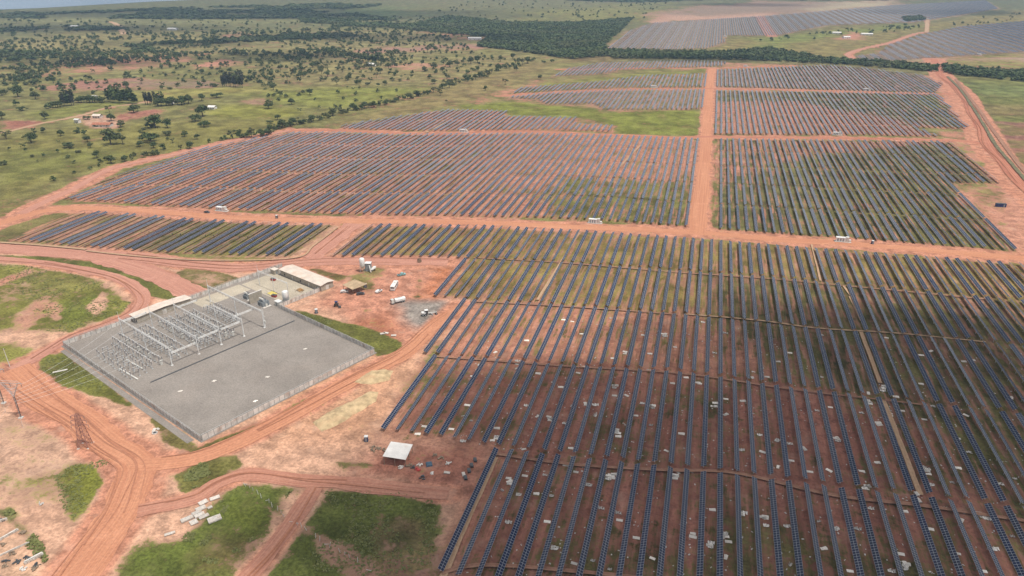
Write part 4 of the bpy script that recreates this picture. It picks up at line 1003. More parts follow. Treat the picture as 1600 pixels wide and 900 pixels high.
    # equipment rows
    stand = MB().tube((0,0,0),(0,0,2.5),.11,n=5).box(0,0,.1,.6,.6,.2).mesh('support_stand'); stand.materials.append(M['galv'])
    insu = MB().lathe([(.10,2.5),(.22,2.6),(.12,2.75),(.22,2.9),(.12,3.05),(.22,3.2),(.12,3.35),(.22,3.5),(.12,3.65),(.20,3.8),(.10,3.95)], 7).mesh('insulator'); insu.materials.append(M['porcelain'])
    cap = MB().box(0,0,4.05,.34,.34,.2).mesh('terminal_cap'); cap.materials.append(M['alu'])
    def base_stand():
        t = thing('insulator_post', '', 'insulator'); link('support_stand', stand, t); link('insulator', insu, t); link('terminal_cap', cap, t); return t
    swframe = MB().box(0,-1.1,1.2,.16,.16,2.4).box(0,1.1,1.2,.16,.16,2.4).box(0,0,2.45,.22,3.4,.16).mesh('switch_frame'); swframe.materials.append(M['galv'])
    swins = MB().lathe([(.09,2.5),(.2,2.62),(.1,2.8),(.2,2.95),(.1,3.15),(.2,3.3),(.1,3.5)], 7).mesh('insulator'); swins.materials.append(M['porcelain'])
    blade = MB().box(0,0,3.58,.12,2.9,.1).mesh('switch_blade'); blade.materials.append(M['alu'])
    brk_tank = MB().tube((0,-.9,2.4),(0,.9,2.4),.36,n=8).box(0,0,1.1,.3,1.2,2.2).mesh('breaker_tank'); brk_tank.materials.append(M['offwhite'])
    brk_b = MB().lathe([(.12,2.6),(.24,2.8),(.14,3.0),(.24,3.2),(.14,3.4),(.24,3.6),(.14,3.8),(.22,4.0),(.1,4.3)], 7).mesh('bushing'); brk_b.materials.append(M['porcelain'])
    bays = [(5.5,'line along the left wall'),(9.5,'open left bay'),(13,'line beside the open left bay'),(30.2,'line in the second bay'),(43.1,'line in the third bay'),(49.2,'line under the middle gantry'),(55.2,'line in the fourth bay'),(67.1,'line in the last bay'),(16.5,'bay left of the first gantry'),(20.6,'line under the first gantry'),(27.2,'bay right of the first gantry'),(33.4,'line left of the second gantry'),(40.6,'bay right of the second gantry'),(45.6,'line left of the middle gantry'),(52.6,'bay right of the middle gantry'),(57.8,'line left of the fourth gantry'),(64.6,'bay right of the fourth gantry'),(69.6,'line left of the last gantry')]
    proto = base_stand(); used = [False]
    psw = thing('isolator_switch', '', 'switch'); link('switch_frame', swframe, psw); link('switch_blade', blade, psw)
    for yy in (-1.1, 1.1): q = link('insulator', swins, psw); q.location = (0, yy, 0)
    pbk = thing('circuit_breaker', '', 'breaker'); link('breaker_tank', brk_tank, pbk)
    for yy in (-.7, .7): q = link('bushing', brk_b, pbk); q.location = (0, yy, 0)
    first = {}
    def place(pr, u, w, lab, grp, rz=SANG):
        o = pr if id(pr) not in first else dup(pr); first[id(pr)] = 1
        o.location = S(u, w, .16); o.rotation_euler = (0,0,rz); o['label'] = lab; o['group'] = grp
    for bi, (w, nm) in enumerate(bays):
        u0 = 17 if w < 50 else 20; u1 = 57 if w < 63 else 47
        if w < 14: u0, u1 = 24, 58
        us = np.arange(u0, u1, 2.15) if w > 14 else np.arange(u0, u1, 3.)
        for i, u in enumerate(us):
            m = (i+bi) % 5
            if bi % 3 == 1 and m in (1, 3): place(psw, u, w, 'grey isolator switch, %s from the back in the %s' % (ordw(i+1), nm), 'switchyard isolator switches', SANG)
            elif bi % 3 == 0 and bi and m == 2: place(pbk, u, w, 'grey circuit breaker, %s from the back in the %s' % (ordw(i+1), nm), 'switchyard circuit breakers')
            else: place(proto, u+random.uniform(-.3,.3), w+random.uniform(-.5,.5), 'slim grey insulator post, %s from the back in the %s' % (ordw(i+1), nm), 'switchyard insulator posts')
    # rigid bus tubes resting on the posts
    for bi, w in enumerate((16.5,20.6,27.2,33.4,40.6,45.6,52.6,57.8,64.6)):
        u0, u1 = (17,56) if bi < 6 else (20,52)
        m = MB().tube((0,0,4.25),(u1-u0,0,4.25),.085,n=5); o = m.build('bus_tube', M['alu']); o.location = S(u0, w, .16); o.rotation_euler = (0,0,SANG)
        tag(o, 'pale straight bus tube, %s counted from the left wall of the switchyard' % ordw(bi+1), 'bus tube', 'switchyard bus tubes')
    for bi, (w,u0,u1) in enumerate([(12.5,38,52),(6.5,44,60),(29.8,40,54)]):
        m = MB().box((u1-u0)/2,0,.25,u1-u0,.7,.3); o = m.build('concrete_kerb', M['offwhite']); o.location = S(u0,w,.16); o.rotation_euler = (0,0,SANG+.04)
        tag(o, 'long pale concrete strip on the gravel, %s from the left wall' % ordw([2,1,3][bi]), 'concrete strip')
    # long buildings
    def longhouse(name, u, w, L, D, h, label):
        t = thing(name, label, 'building', S(u, w, .16), SANG)
        m = MB(); m.box(L/2,.1,h/2,L,.2,h); m.box(L/2,D-.1,h/2,L,.2,h); m.box(.1,D/2,h/2,.2,D-.4,h); m.box(L-.1,D/2,h/2,.2,D-.4,h); m.build('wall', M['wallbeige'], t)
        r = MB(); 
        r.extr([(-.7,h+.05),(D/2,h+.75),(D+.7,h+.05),(D+.7,h+.17),(D/2,h+.9),(-.7,h+.17)], -.6, L+.6); rf = r.build('roof', M['roofpink'], t)
        rr = MB()
        for i in range(int(L/1.5)):
            x = -.4+i*1.5
            rr.tube((x,-.68,h+.21),(x,D/2,h+.93),.04,n=3).tube((x,D/2,h+.93),(x,D+.68,h+.21),.04,n=3)
        rr.build('roof_seam', M['roofpink'], rf)
        for i in range(5):
            x = L*(i+.5)/5
            d = MB().box(x,-.03,1.05,1.0,.08,2.1).build('door' if i in (1,3) else 'window', M['offwhite'] if i in (1,3) else M['glass'], t)
            if i not in (1,3): d.location = (0,0,.7); d.scale = (1,1,.6)
        MB().box(L+.03,D/2,1.25,.08,2.2,2.5).build('gate_door', M['offwhite'], t)
        return t
    longhouse('control_building', 9.5, 119.8, 38.5, 8.6, 3.6, 'long low building with a cream metal roof beside the paved yard')
    longhouse('relay_building', -1.5, 34.5, 6.2, 30, 3.4, 'long narrow building with a pale roof behind the switchyard')
    # transformers, fire wall, tank
    def transformer(u, w, label, s=1.):
        t = thing('power_transformer', label, 'transformer', S(u, w, .16), SANG)
        MB().box(0,0,.25,7*s,5*s,.3).build('plinth', M['concrete'], t)
        MB().box(0,0,2.0*s,4.2*s,2.4*s,3.*s).build('tank', M['midgrey'], t)
        for sg in (-1,1):
            m = MB()
            for i in range(12): m.box(-2.2*s+i*.4*s,sg*1.75*s,1.9*s,.12*s,.9*s,2.4*s)
            m.build('radiator', M['midgrey'], t)
        MB().tube((-1.8*s,-.9*s,4.6*s),(1.6*s,-.9*s,4.6*s),.5*s,n=10).box(-1.2*s,-.9*s,3.8*s,.15,.15,.9*s).box(1*s,-.9*s,3.8*s,.15,.15,.9*s).build('conservator', M['offwhite'], t)
        for i in range(3): MB().lathe([(.12,3.5*s),(.3,3.7*s),(.16,3.9*s),(.3,4.1*s),(.16,4.3*s),(.28,4.5*s),(.1,5.0*s)],8,(-1.3*s+i*1.3*s,.6*s,0)).build('bushing', M['porcelain'], t)
        MB().box(2.6*s,0,1.2*s,.5*s,1.2*s,1.6*s).build('control_cabinet', M['offwhite'], t)
    transformer(38.3, 90.8-2.6, 'large grey power transformer standing right of the beige fire wall'); transformer(23.5, 88, 'grey transformer standing left of the beige fire wall', .85)
    t = thing('fire_wall', 'tall beige concrete fire wall between two transformers', 'fire wall', S(30.5,88.6,.16), SANG); MB().box(0,0,2.9,.6,8.,5.8).build('wall_slab', M['wallbeige'], t); MB().box(0,0,5.9,.8,8.3,.2).build('coping', M['concrete'], t)
    t = thing('water_tank', 'tall white cylindrical water tank near the corner of the paved yard', 'tank', S(44.2,98.5,.16)); MB().lathe([(1.7,0),(1.7,6.6),(1.6,6.8),(.3,7.3)],20).build('tank_shell', M['white'], t, True); MB().tube((1.8,0,0),(1.8,0,7),.05,n=4).tube((2.2,0,0),(2.2,0,7),.05,n=4).build('ladder', M['galv'], t)
    t = thing('equipment_kiosk', 'pale cube shaped kiosk beside the white water tank', 'kiosk', S(44.2,93.6,.16), SANG); MB().box(0,0,1.3,3.2,2.6,2.6).build('cabinet', M['offwhite'], t); MB().box(0,0,2.7,3.6,3.,.16).build('roof', M['white'], t); MB().box(0,-1.33,1.1,1,.06,1.9).build('door', M['midgrey'], t)
    t = thing('storage_box', 'small pale box shed at the back corner of the long building', 'shed', S(4.5,119,.16), SANG); MB().box(0,0,1.4,4,3,2.8).build('box_wall', M['wallbeige'], t); MB().box(0,0,2.9,4.4,3.4,.16).build('roof', M['roofpink'], t); MB().box(2.02,0,1,.06,1,2).build('door', M['midgrey'], t)
    def bin_(u, w, lab, mt='red'):
        t = thing('skip_bin', lab, 'bin', S(u, w, .18), SANG+.3); MB().box(0,0,.75,2.6,1.6,1.1,0,1.15).build('bin_body', M[mt], t); MB().tube((-1,0,.12),(-1,0.01,.2),.12,n=6).box(0,0,1.35,2.9,1.8,.1).build('rim', M['darkgrey'], t)
    bin_(13, 112, 'red skip bin close to the long cream roofed building'); bin_(33, 98.6, 'red skip bin near the grey transformer')
    t = thing('sand_bed', 'yellow sand bay on the cream paving', 'sand', S(28,100.5,.18), SANG); MB().box(0,0,.12,5.5,4,.24,0,.8).build('sand_heap', M['yellow'], t); MB().box(0,-2.15,.2,5.8,.2,.4).box(0,2.15,.2,5.8,.2,.4).build('kerb', M['concrete'], t)
    t = thing('timber_pile', 'brown timber pile on the yard near the long building', 'timber', S(37,113,.18), SANG)
    m = MB(); [m.box(random.uniform(-.6,.6), i*.35-1, .2+.25*(i%2), 4., .3, .22, random.uniform(-.3,.3)) for i in range(8)]; m.build('planks', simple('fresh_timber', (.50,.29,.12), .8), t)
    m = MB(); [m.box(random.uniform(-2.5,2.5), random.uniform(-2.,2.), .06, 3.2, .24, .10, random.uniform(0,3)) for i in range(4)]; m.build('loose_boards', M['wood'], t)
    t = thing('dead_end_portal', 'pale steel portal with a thin beam at the paved yard', 'portal', S(12.5,103,.16), SANG)
    for u in (0,14,28): MB().tube((u,-u*.0,0),(u,0,9.5),.22,.16,n=7).build('column', M['white'], t)
    m = MB().tube((0,-.25,9.),(28,-.25,9.),.09,n=4).tube((0,.25,9.),(28,.25,9.),.09,n=4).tube((0,0,9.5),(28,0,9.5),.09,n=4); m.build('beam', M['white'], t); MB().tube((0,0,9.5),(0,0,13.),.09,.04,n=5).build('lightning_rod', M['white'], t)
    for i in range(11):
        u = 19+i*3.7; ws = (23.4,37,49,61) if u < 57 and u > 36 else (23.4,37,49); m = MB()
        for wa, wb in zip(ws[:-1], ws[1:]):
            pr = None
            for k in range(9):
                q = k/8; p3 = (0, wa-23.4+(wb-wa)*q, 8.75-1.1*4*q*(1-q))
                if pr: m.tube(pr, p3, .05, n=3)
                pr = p3
        for wa in ws:
            m.tube((0,wa-23.4+2.5,8.2),(0,wa-23.4+3.2,4.3),.04,n=3)
        o = m.build('strung_conductor', M['alu']); o.location = S(u, 23.4, .16); o.rotation_euler = (0,0,SANG)
        tag(o, 'thin sagging conductor strung across the gantries, %s from the back' % ordw(i+1), 'conductor', 'switchyard conductors')
    # overhead conductors from the left gantry to the lattice tower
    for i in range(6):
        a = S(13+i*8.8, 23.4, 9.2); b = (*G(20+i*3, 640+i*4), 9.); m = MB(); pr = None
        for k in range(15):
            s = k/14; q = (a[0]+(b[0]-a[0])*s, a[1]+(b[1]-a[1])*s, a[2]+(b[2]-a[2])*s-4.5*s*(1-s)*2)
            if pr: m.tube(pr, q, .03, n=3)
            pr = q
        o = m.build('overhead_cable', M['alu']); tag(o, 'pale overhead cable from the switchyard to the left towers, %s from the back' % ordw(i+1), 'cable', 'overhead cables of the switchyard')

# ------------------------------------------------------------------ compound objects
def at(px, py, z=0.): return (*G(px, py), z)
def hd(a, b):
    p, q = G(*a), G(*b); return math.atan2(q[1]-p[1], q[0]-p[0])
def wheels(t, xs, ys, r=.38, wd=.26):
    tm = MB().tube((0,-wd/2,0),(0,wd/2,0),r,n=12).mesh('wheel'); tm.materials.append(M['rubber'])
    hm = MB().tube((0,-wd/2-.02,0),(0,wd/2+.02,0),r*.5,n=8).mesh('hub'); hm.materials.append(M['galv'])
    for x in xs:
        for y in ys:
            w = link('wheel', tm, t); w.location = (x, y, r); h = link('hub', hm, w)
def car(px, py, rz, mat, label, kind='car', L=4.6):
    t = thing('parked_car' if kind == 'car' else 'pickup_truck', label, kind, at(px, py, .06), rz)
    if kind == 'car': prof = [(-L/2,.4),(-L/2,.95),(-L/2+.25,1.05),(-L/2+.9,1.42),(.3,1.46),(1.05,1.0),(L/2-.1,.85),(L/2,.4)]
    else: prof = [(-L/2,.5),(-L/2,1.05),(-.4,1.05),(-.3,1.68),(.9,1.7),(1.5,1.15),(L/2-.1,1.0),(L/2,.5)]
    m = MB(); n = len(prof); vs = [(x, -.88, z) for x, z in prof]+[(x, .88, z) for x, z in prof]
    m.add(vs, [tuple(range(n))[::-1], tuple(range(n,2*n))]+[(i, (i+1)%n, n+(i+1)%n, n+i) for i in range(n)]); m.build('body', mat, t)
    MB().box(.95 if kind=='car' else 1.22,0,1.22,.5,1.5,.42,0,.8).build('windscreen', M['glass'], t); MB().box(-.35 if kind=='car' else .3,0,1.24,1.1,1.8,.3).build('side_window', M['glass'], t)
    for y in (-.6,.6): MB().box(L/2-.02,y,.72,.08,.3,.16).build('headlight', M['white'], t)
    if kind != 'car': MB().box(-1.5,0,1.07,1.7,1.5,.06).build('cargo_bed', M['darkgrey'], t)
    wheels(t, (-L/2+.85, L/2-.85), (-.8,.8))
def toilet(px, py, label, rz=.3, body='navy'):
    t = thing('portable_toilet', label, 'toilet', at(px, py, .06), rz)
    MB().box(0,0,1.15,1.35,1.35,2.2).build('cabin', M[body], t); MB().box(0,0,2.32,1.5,1.5,.14,0,.8).build('roof', M['white'], t); MB().box(0,-.69,1.1,.85,.05,1.85).build('door', M['midgrey'], t); MB().box(0,0,.04,1.6,1.6,.1).build('skid', M['darkgrey'], t)
def slabs(px, py, w, l, n, rz, label, mat='slab', h=.16, name='board_stack'):
    t = thing(name, label, 'stack', at(px, py, .05), rz)
    MB().box(-w*.3,0,.07,.16,l,.14).box(w*.3,0,.07,.16,l,.14).build('bearer', M['wood'], t); m = MB()
    for i in range(n): m.box(random.uniform(-.05,.05), random.uniform(-.05,.05), .15+h*(i+.5), w, l, h-.02, random.uniform(-.02,.02))
    m.build('boards', M[mat], t)
def build_compound():
    # white bus
    t = thing('white_bus', 'white bus parked on the red dirt yard', 'bus', at(616.5,450,.05), hd((612,457),(621,442)))
    m = MB(); prof = [(-4.6,.45),(-4.6,2.7),(-4.4,3.0),(4.2,3.0),(4.55,2.6),(4.75,1.3),(4.7,.45)]; n = len(prof)
    m.add([(x,-1.25,z) for x,z in prof]+[(x,1.25,z) for x,z in prof], [tuple(range(n)), tuple(range(n,2*n))[::-1]]+[(i, n+i, n+(i+1)%n, (i+1)%n) for i in range(n)]); m.build('body', M['white'], t)
    for sy in (-1,1): MB().box(-.2,sy*1.26,2.1,7.6,.05,.75).build('side_window', M['glass'], t)
    MB().box(-4.61,0,2.1,.05,2.1,.8).build('rear_window', M['glass'], t); MB().box(4.6,0,2.0,.12,2.2,.9).build('windscreen', M['glass'], t)
    MB().box(1.,0,3.06,1.4,1.2,.14).build('roof_hatch', M['offwhite'], t); MB().box(2.,-1.28,1.4,.9,.05,1.9).build('door', M['midgrey'], t); wheels(t, (-2.9,2.9), (-1.1,1.1), .48, .3)
    # tanker lorry
    t = thing('tanker_truck', 'white water tanker truck with a grey cab on the dirt yard', 'truck', at(622,473,.05), hd((633,468.5),(614,473)))
    MB().box(0,0,.75,8.4,.9,.3).build('chassis', M['darkgrey'], t); MB().box(3.3,0,1.75,1.7,2.3,2.1,0,.92).build('cab', M['offwhite'], t); MB().box(4.08,0,2.1,.1,1.9,.8).build('windscreen', M['glass'], t)
    m = MB(); prof = [(-1.15,1.1),(-1.25,1.7),(-1.15,2.5),(-.6,2.9),(.6,2.9),(1.15,2.5),(1.25,1.7),(1.15,1.1)]; m.extr(prof, -4.1, 1.9); m.build('tank', M['white'], t); MB().box(-1,0,2.98,3.4,.5,.14).build('walkway', M['galv'], t); wheels(t, (-3.2,-2.,3.2), (-1.05,1.05), .5, .32)
    car(627.5,430.5, hd((622,430),(632,428)), M['teal'], 'pale teal and white pickup near the top of the dirt yard', 'pickup', 5.2)
    car(592,456.5, math.radians(70), M['white'], 'small white car left of the bus on the dirt yard'); car(563.5,460.5, math.radians(30), M['darkgrey'], 'dark car parked in front of the tan roofed shelter'); car(538.5,457, math.radians(20), M['white'], 'white car half under the left end of the tan roofed shelter')
    car(323.5,332.5, math.radians(0), M['darkgrey'], 'dark car on the road left of the left inverter station'); car(1540,310, 1.2, M['darkgrey'], 'dark car on the cleared ground at the far right') if False else None
    # grader
    t = thing('road_grader', 'grey and white road grader on the wet gravel patch', 'grader', at(671,492,.05), math.radians(30))
    MB().box(0,0,1.15,8.,.6,.4,0).build('frame', M['offwhite'], t); MB().box(-1.6,0,2.1,1.8,1.7,1.9,0,.85).build('cab', M['darkgrey'], t); MB().box(-3.1,0,1.5,2.2,1.7,1.2).build('engine_cover', M['white'], t); MB().box(.8,0,.55,.3,3.6,.7,.5).build('blade', M['galv'], t); wheels(t, (-3.6,-2.2), (-1.05,1.05), .65, .45); wheels(t, (3.6,), (-1.,1.), .65, .4)
    MB().box(-1.6,0,3.1,1.9,1.8,.12).build('cab_roof', M['white'], t)
    # batching silo group
    t = thing('batching_plant', 'small grey and white batching plant with a silo on the dirt', 'plant', at(571,424,.05), .2)
    MB().lathe([(.5,2.2),(1.6,4.),(1.6,8.2),(1.2,8.8),(.2,9.)],14,(-1.5,-.5,0)).build('silo', M['white'], t, True); m = MB()
    for sx in (-1,1):
        for sy in (-1,1): m.tube((-1.5+sx*1.2,-.5+sy*1.2,0),(-1.5+sx*1.2,-.5+sy*1.2,4.2),.12,n=5)
    m.build('silo_leg', M['galv'], t); MB().box(1.8,1.2,2.6,3.4,3.,5.2).build('hopper_house', M['midgrey'], t); MB().box(1.8,1.2,5.3,3.8,3.4,.2).build('roof', M['white'], t); MB().tube((4.2,-2.8,.5),(2.2,.6,5.),.35,n=6).build('conveyor', M['offwhite'], t)
    t = thing('mixer_drum', 'white mixer drum standing right of the batching plant', 'drum', at(580,424,.05), 1.); MB().tube((0,0,.8),(2.4,0,1.8),.6,1.1,n=12).tube((2.4,0,1.8),(3.4,0,2.2),1.1,.5,n=12).build('drum', M['white'], t); MB().box(.3,0,.35,.3,1.4,.7).box(2.3,0,.5,.3,1.6,1.).build('cradle', M['darkgrey'], t)
    t = thing('cable_drum', 'dark cable drum lying on the dirt near the panel row', 'cable drum', at(655.5,410,.05), .6); MB().tube((0,-.8,1.3),(0,.8,1.3),.8,n=14).build('cable_core', M['darkgrey'], t)
    for y in (-.85,.85): MB().tube((0,y-.08,1.3),(0,y+.08,1.3),1.3,n=16).build('flange', M['wood'], t)
    for i,(px,py) in enumerate([(603,521),(615,525),(598,522)]): slabs(px, py, 2.6, 1.4, 2, .3*i, ['pale slab pile at the edge of the grass strip, middle of three','pale slab pile at the edge of the grass strip, right of three','pale slab pile at the edge of the grass strip, left of three'][i])
    # open shelters
    def shelter(pts, h, roofmat, label, tilt=.6, name='open_shelter'):
        W = [Vector((*G(*p, h), 0)) for p in pts]; c = sum(W, Vector())/4; t = thing(name, label, 'shelter', (c.x, c.y, .05)); L = [w-c for w in W]
        m = MB(); zs = [h+(tilt if i in (0,1) else 0) for i in range(4)]
        m.add([(q.x,q.y,z) for q, z in zip(L, zs)]+[(q.x,q.y,z+.14) for q, z in zip(L, zs)], [(0,1,2,3),(7,6,5,4)]+[(i,4+i,4+(i+1)%4,(i+1)%4) for i in range(4)]); o = m.build('roof', M[roofmat], t)
        import bmesh; bm = bmesh.new(); bm.from_mesh(o.data); bmesh.ops.recalc_face_normals(bm, faces=bm.faces); bm.to_mesh(o.data); bm.free()
        for i in range(4):
            a, b = L[i]*.93, L[(i+1)%4]*.93
            for s in (0,.5): q = a.lerp(b, s); MB().box(q.x,q.y,h/2,.2,.2,h).build('post', M['wood'], t)
        r = MB()
        for s in np.linspace(.04,.96,8):
            a = L[0].lerp(L[1], s); b = L[3].lerp(L[2], s); r.tube((a.x,a.y,zs[0]-.1),(b.x,b.y,zs[2]-.1),.08,n=4)
        r.build('rafter', M['wood'], t); return t, L
    t, L = shelter([(598,715),(611,692),(645,695),(634,719)], 3.6, 'roofwhite', 'open shelter with a square white sheet roof on red soil', .5)
    t, L = shelter([(535,446.5),(554,438),(574,444),(551,453)], 3.6, 'rooftan', 'open shelter with a tan roof left of the bus', .4)
    def table(px, py, rz, label):
        t = thing('work_bench', label, 'bench', at(px, py, .05), rz); MB().box(0,0,.78,3.6,.9,.08).build('bench_top', M['wood'], t)
        for x in (-1.6,1.6): MB().box(x,0,.38,.1,.7,.74).build('leg', M['wood'], t)
    table(617,716,.2,'long wooden bench under the white sheet roof, front side'); table(628,712,.25,'long wooden bench under the white sheet roof, rear side'); table(553,455,.4,'long wooden bench under the tan roof')
    toilet(572.5,689,'navy portable toilet with a white roof near the white roofed shelter'); toilet(494.5,489,'navy portable toilet on the grass edge below the dirt yard',.5); toilet(1363,381,'navy portable toilet at the roadside right of the right inverter station'); toilet(432.5,341,'dark portable toilet on the road right of the left inverter station', .1, 'darkgrey')
    toilet(571,449,'dark blue portable toilet behind the tan roofed shelter',.2)
    t = thing('tractor', 'dark blue tractor standing on the dirt yard', 'tractor', at(526,478,.05), math.radians(110)); MB().box(1.1,0,1.2,1.9,.9,.9).build('bonnet', M['navy'], t); MB().box(-.5,0,2.,1.4,1.4,1.6,0,.85).build('cab', M['darkgrey'], t); MB().box(-.5,0,2.85,1.6,1.6,.12).build('cab_roof', M['navy'], t); wheels(t, (-.7,), (-.9,.9), .85, .5); wheels(t, (1.7,), (-.75,.75), .5, .35)
    t = thing('covered_pallet', 'low dark pallet of crates beside the tractor', 'pallet', at(531,481,.05), .4); MB().box(0,0,.1,1.6,1.6,.16).build('pallet', M['wood'], t); MB().box(0,0,.65,1.4,1.4,.95,.1,.9).build('crate', M['darkgrey'], t)
    # stacked modules by the first row
    for i,(px,py) in enumerate([(742.5,720),(737,728.5),(733,737),(727.5,748)]): slabs(px, py, 1.2, 2.1, 5, .45, 'black stack of solar modules left of the panel row, %s from the top' % ordw(i+1), 'darkgrey', .14, 'module_stack')
    slabs(724.5,742,1.1,2.4,2,.5,'pale board stack just left of the black module stacks','slab'); slabs(698.5,739.5,2.3,1.1,2,.05,'white board stack alone on the red soil right of the shelter','slab')
    for i,(px,py,w,l,rz) in enumerate([(317.6,786,2.6,4.2,-.5),(313.7,795.5,2.6,4.6,-.6),(307.5,802.5,2.,4.4,-.6),(312,806,2.,4.6,-.6),(319,808,2.,4.6,-.6),(292.7,812,2.2,5.6,-.65),(303,817,3.,3.4,-.6),(335.5,812,3.4,6.,-.7),(265.5,835,1.4,4.6,-.8),(336,779,2.2,4.6,-.7),(328,794,1.4,2.2,-.6)]):
        slabs(px, py, w*.8, l*.72, random.choice((2,3)), rz, ['pale slab stack at the top of the slab yard','pale slab stack second from the top of the slab yard','narrow pale slab stack, left of the middle trio','narrow pale slab stack, middle of the trio','narrow pale slab stack, right of the middle trio','long slab stack at the left tip of the slab yard','short slab stack at the bottom of the slab yard','largest slab stack, lying alone on the grass at right','single long slab lying on soil left of the green patch','brownish slab stack at the upper right of the slab yard','small yellowish slab stack on the grass edge'][i], 'slab')
    # scrap heaps round the white shelter
    for i,(px,py,m) in enumerate([(582,699,'wood'),(590,702,'wood'),(583,705,'wood'),(645,731,'darkgrey'),(652,734,'red'),(660,747,'darkgrey'),(640,728,'wood'),(656,727,'plastic'),(678,712,'wood'),(690,716,'wood'),(626,731,'plastic'),(675,740,'plastic'),(700,724,'plastic'),(602,704,'wood')]):
        mb = MB()
        for k in range(7): mb.box(random.uniform(-.9,.9),random.uniform(-.7,.7),random.uniform(.1,.5),random.uniform(.5,1.6),random.uniform(.2,.7),random.uniform(.1,.4),random.uniform(0,3))
        o = mb.build('scrap_heap', M[m]); o.location = at(px, py, .02)
        tag(o, '%s scrap heap on red soil around the white roofed shelter, %s from the left' % ({'wood':'brown','darkgrey':'dark','red':'reddish','plastic':'pale'}[m], ordw(1+sorted([582,590,583,645,652,660,640,656,678,690,626,675,700,602]).index(px))), 'scrap heap', 'scrap heaps by the white shelter')
    def tarp(px, py, w, l, h, rz, label, mat='bluetarp'):
        t = thing('tarp_cover', label, 'tarp', at(px, py, .03), rz); MB().box(0,0,h/2,w*.8,l*.8,h).build('load', M['wood'], t); MB().box(0,0,h/2+.04,w,l,h+.06,0,.82).build('sheet', M[mat], t)
    tarp(670.5,726,2.4,2.6,.5,.5,'blue tarp over a low load on the red soil'); 
    t = thing('site_container', 'dark navy site container on the cleared ground at the far right', 'container', at(1563,323,.05), .05); MB().box(0,0,1.3,7.,2.5,2.5).build('shell', M['navy'], t); MB().box(0,0,2.62,7.1,2.6,.12).build('roof', M['darkgrey'], t); MB().box(2,-1.27,1.2,1,.06,2).build('door', M['midgrey'], t)
    # sand piles: real mounds
    def mound(px, h, label, seed):
        W = GP(px); xs = [p[0] for p in W]; ys = [p[1] for p in W]; n = 56
        gx, gy = np.meshgrid(np.linspace(min(xs)-1,max(xs)+1,n), np.linspace(min(ys)-1,max(ys)+1,n)); d = sdist(gx.ravel(), gy.ravel(), W).reshape(n,n)
        d = d+(fbm(gx.ravel(), gy.ravel(), 5., seed).reshape(n,n)-.5)*1.8
        z = np.clip(d, -.25, 4)/4; z = np.where(z > 0, np.sqrt(np.clip(z,0,1))*h, z*h*2)+(fbm(gx.ravel(), gy.ravel(), 2.6, seed+5).reshape(n,n)-.5)*.5*(d > .3)
        V = np.stack([gx.ravel(), gy.ravel(), z.ravel()-.02], 1); i = np.arange(n-1)[:,None]*n+np.arange(n-1)[None]; Q = np.stack([i, i+1, i+n+1, i+n], -1).reshape(-1,4)
        keep = (V[Q][:,:,2].max(1) > -.15); me = npmesh('sand_pile', V, Q[keep], M['sandm'], True); o = link('sand_pile', me); tag(o, label, 'sand pile')
    M['sandm'] = simple('pale_yellow_sand', (.52,.385,.225), .95, .35, .3, dirt=(.46,.29,.17), spec=.1)
    mound([(488,660),(523,638),(578,613),(592,613),(588,628),(523,667),(503,674)], 1.5, 'long pale yellow sand pile nearer the camera beside the haul road', 3)
    mound([(552,598),(580,580),(600,577),(614,580),(607,594),(580,601)], 1.2, 'smaller pale yellow sand pile nearer the panel rows', 8)
    # inverter stations
    def station(px, py, label, s=1., rz=0.):
        t = thing('inverter_station', label, 'inverter station', at(px, py, .05), rz, 'white inverter stations along the roads')
        MB().box(0,0,.12,10.5*s,3.6,.24).build('base_slab', M['concrete'], t); MB().box(-1.4*s,0,1.6,6.*s,2.5,2.7).build('container', M['white'], t); MB().box(2.6*s,0,1.9,1.9*s,2.6,3.3).build('inverter_cabinet', M['offwhite'], t)
        MB().box(4.4*s,-.3,1.0,1.2*s,1.4,1.5).build('switch_cabinet', M['white'], t)
        for i in range(3): MB().box(-3.3*s+i*1.7*s,-1.28,1.5,.9*s,.06,2.).build('vent_door', M['midgrey'], t)
        MB().box(-1.4*s,0,3.02,6.2*s,2.7,.1).build('roof', M['white'], t)
    station(347,329.5,'white inverter station beside the left part of the central road',1.,-.05); station(929.5,348.5,'white inverter station beside the middle of the central road'); station(1316.5,377.5,'white inverter station beside the right part of the central road')
    station(724.5,206.5,'white inverter station on the second road above the middle block'); station(1308,211,'white inverter station on the second road in the right block'); station(1354,141.5,'white inverter station on the third road in the upper right block'); station(1022,137,'white inverter station on the third road in the upper left block'); station(1165,104.5,'small white inverter station on the farthest road of the main field',.8); station(1133,57.5,'small white station at the corner of the far left panel block',.9); station(1530,86,'small white station below the far right panel block',.9); station(1404,22,'tiny white station in the farthest panel block',.9)
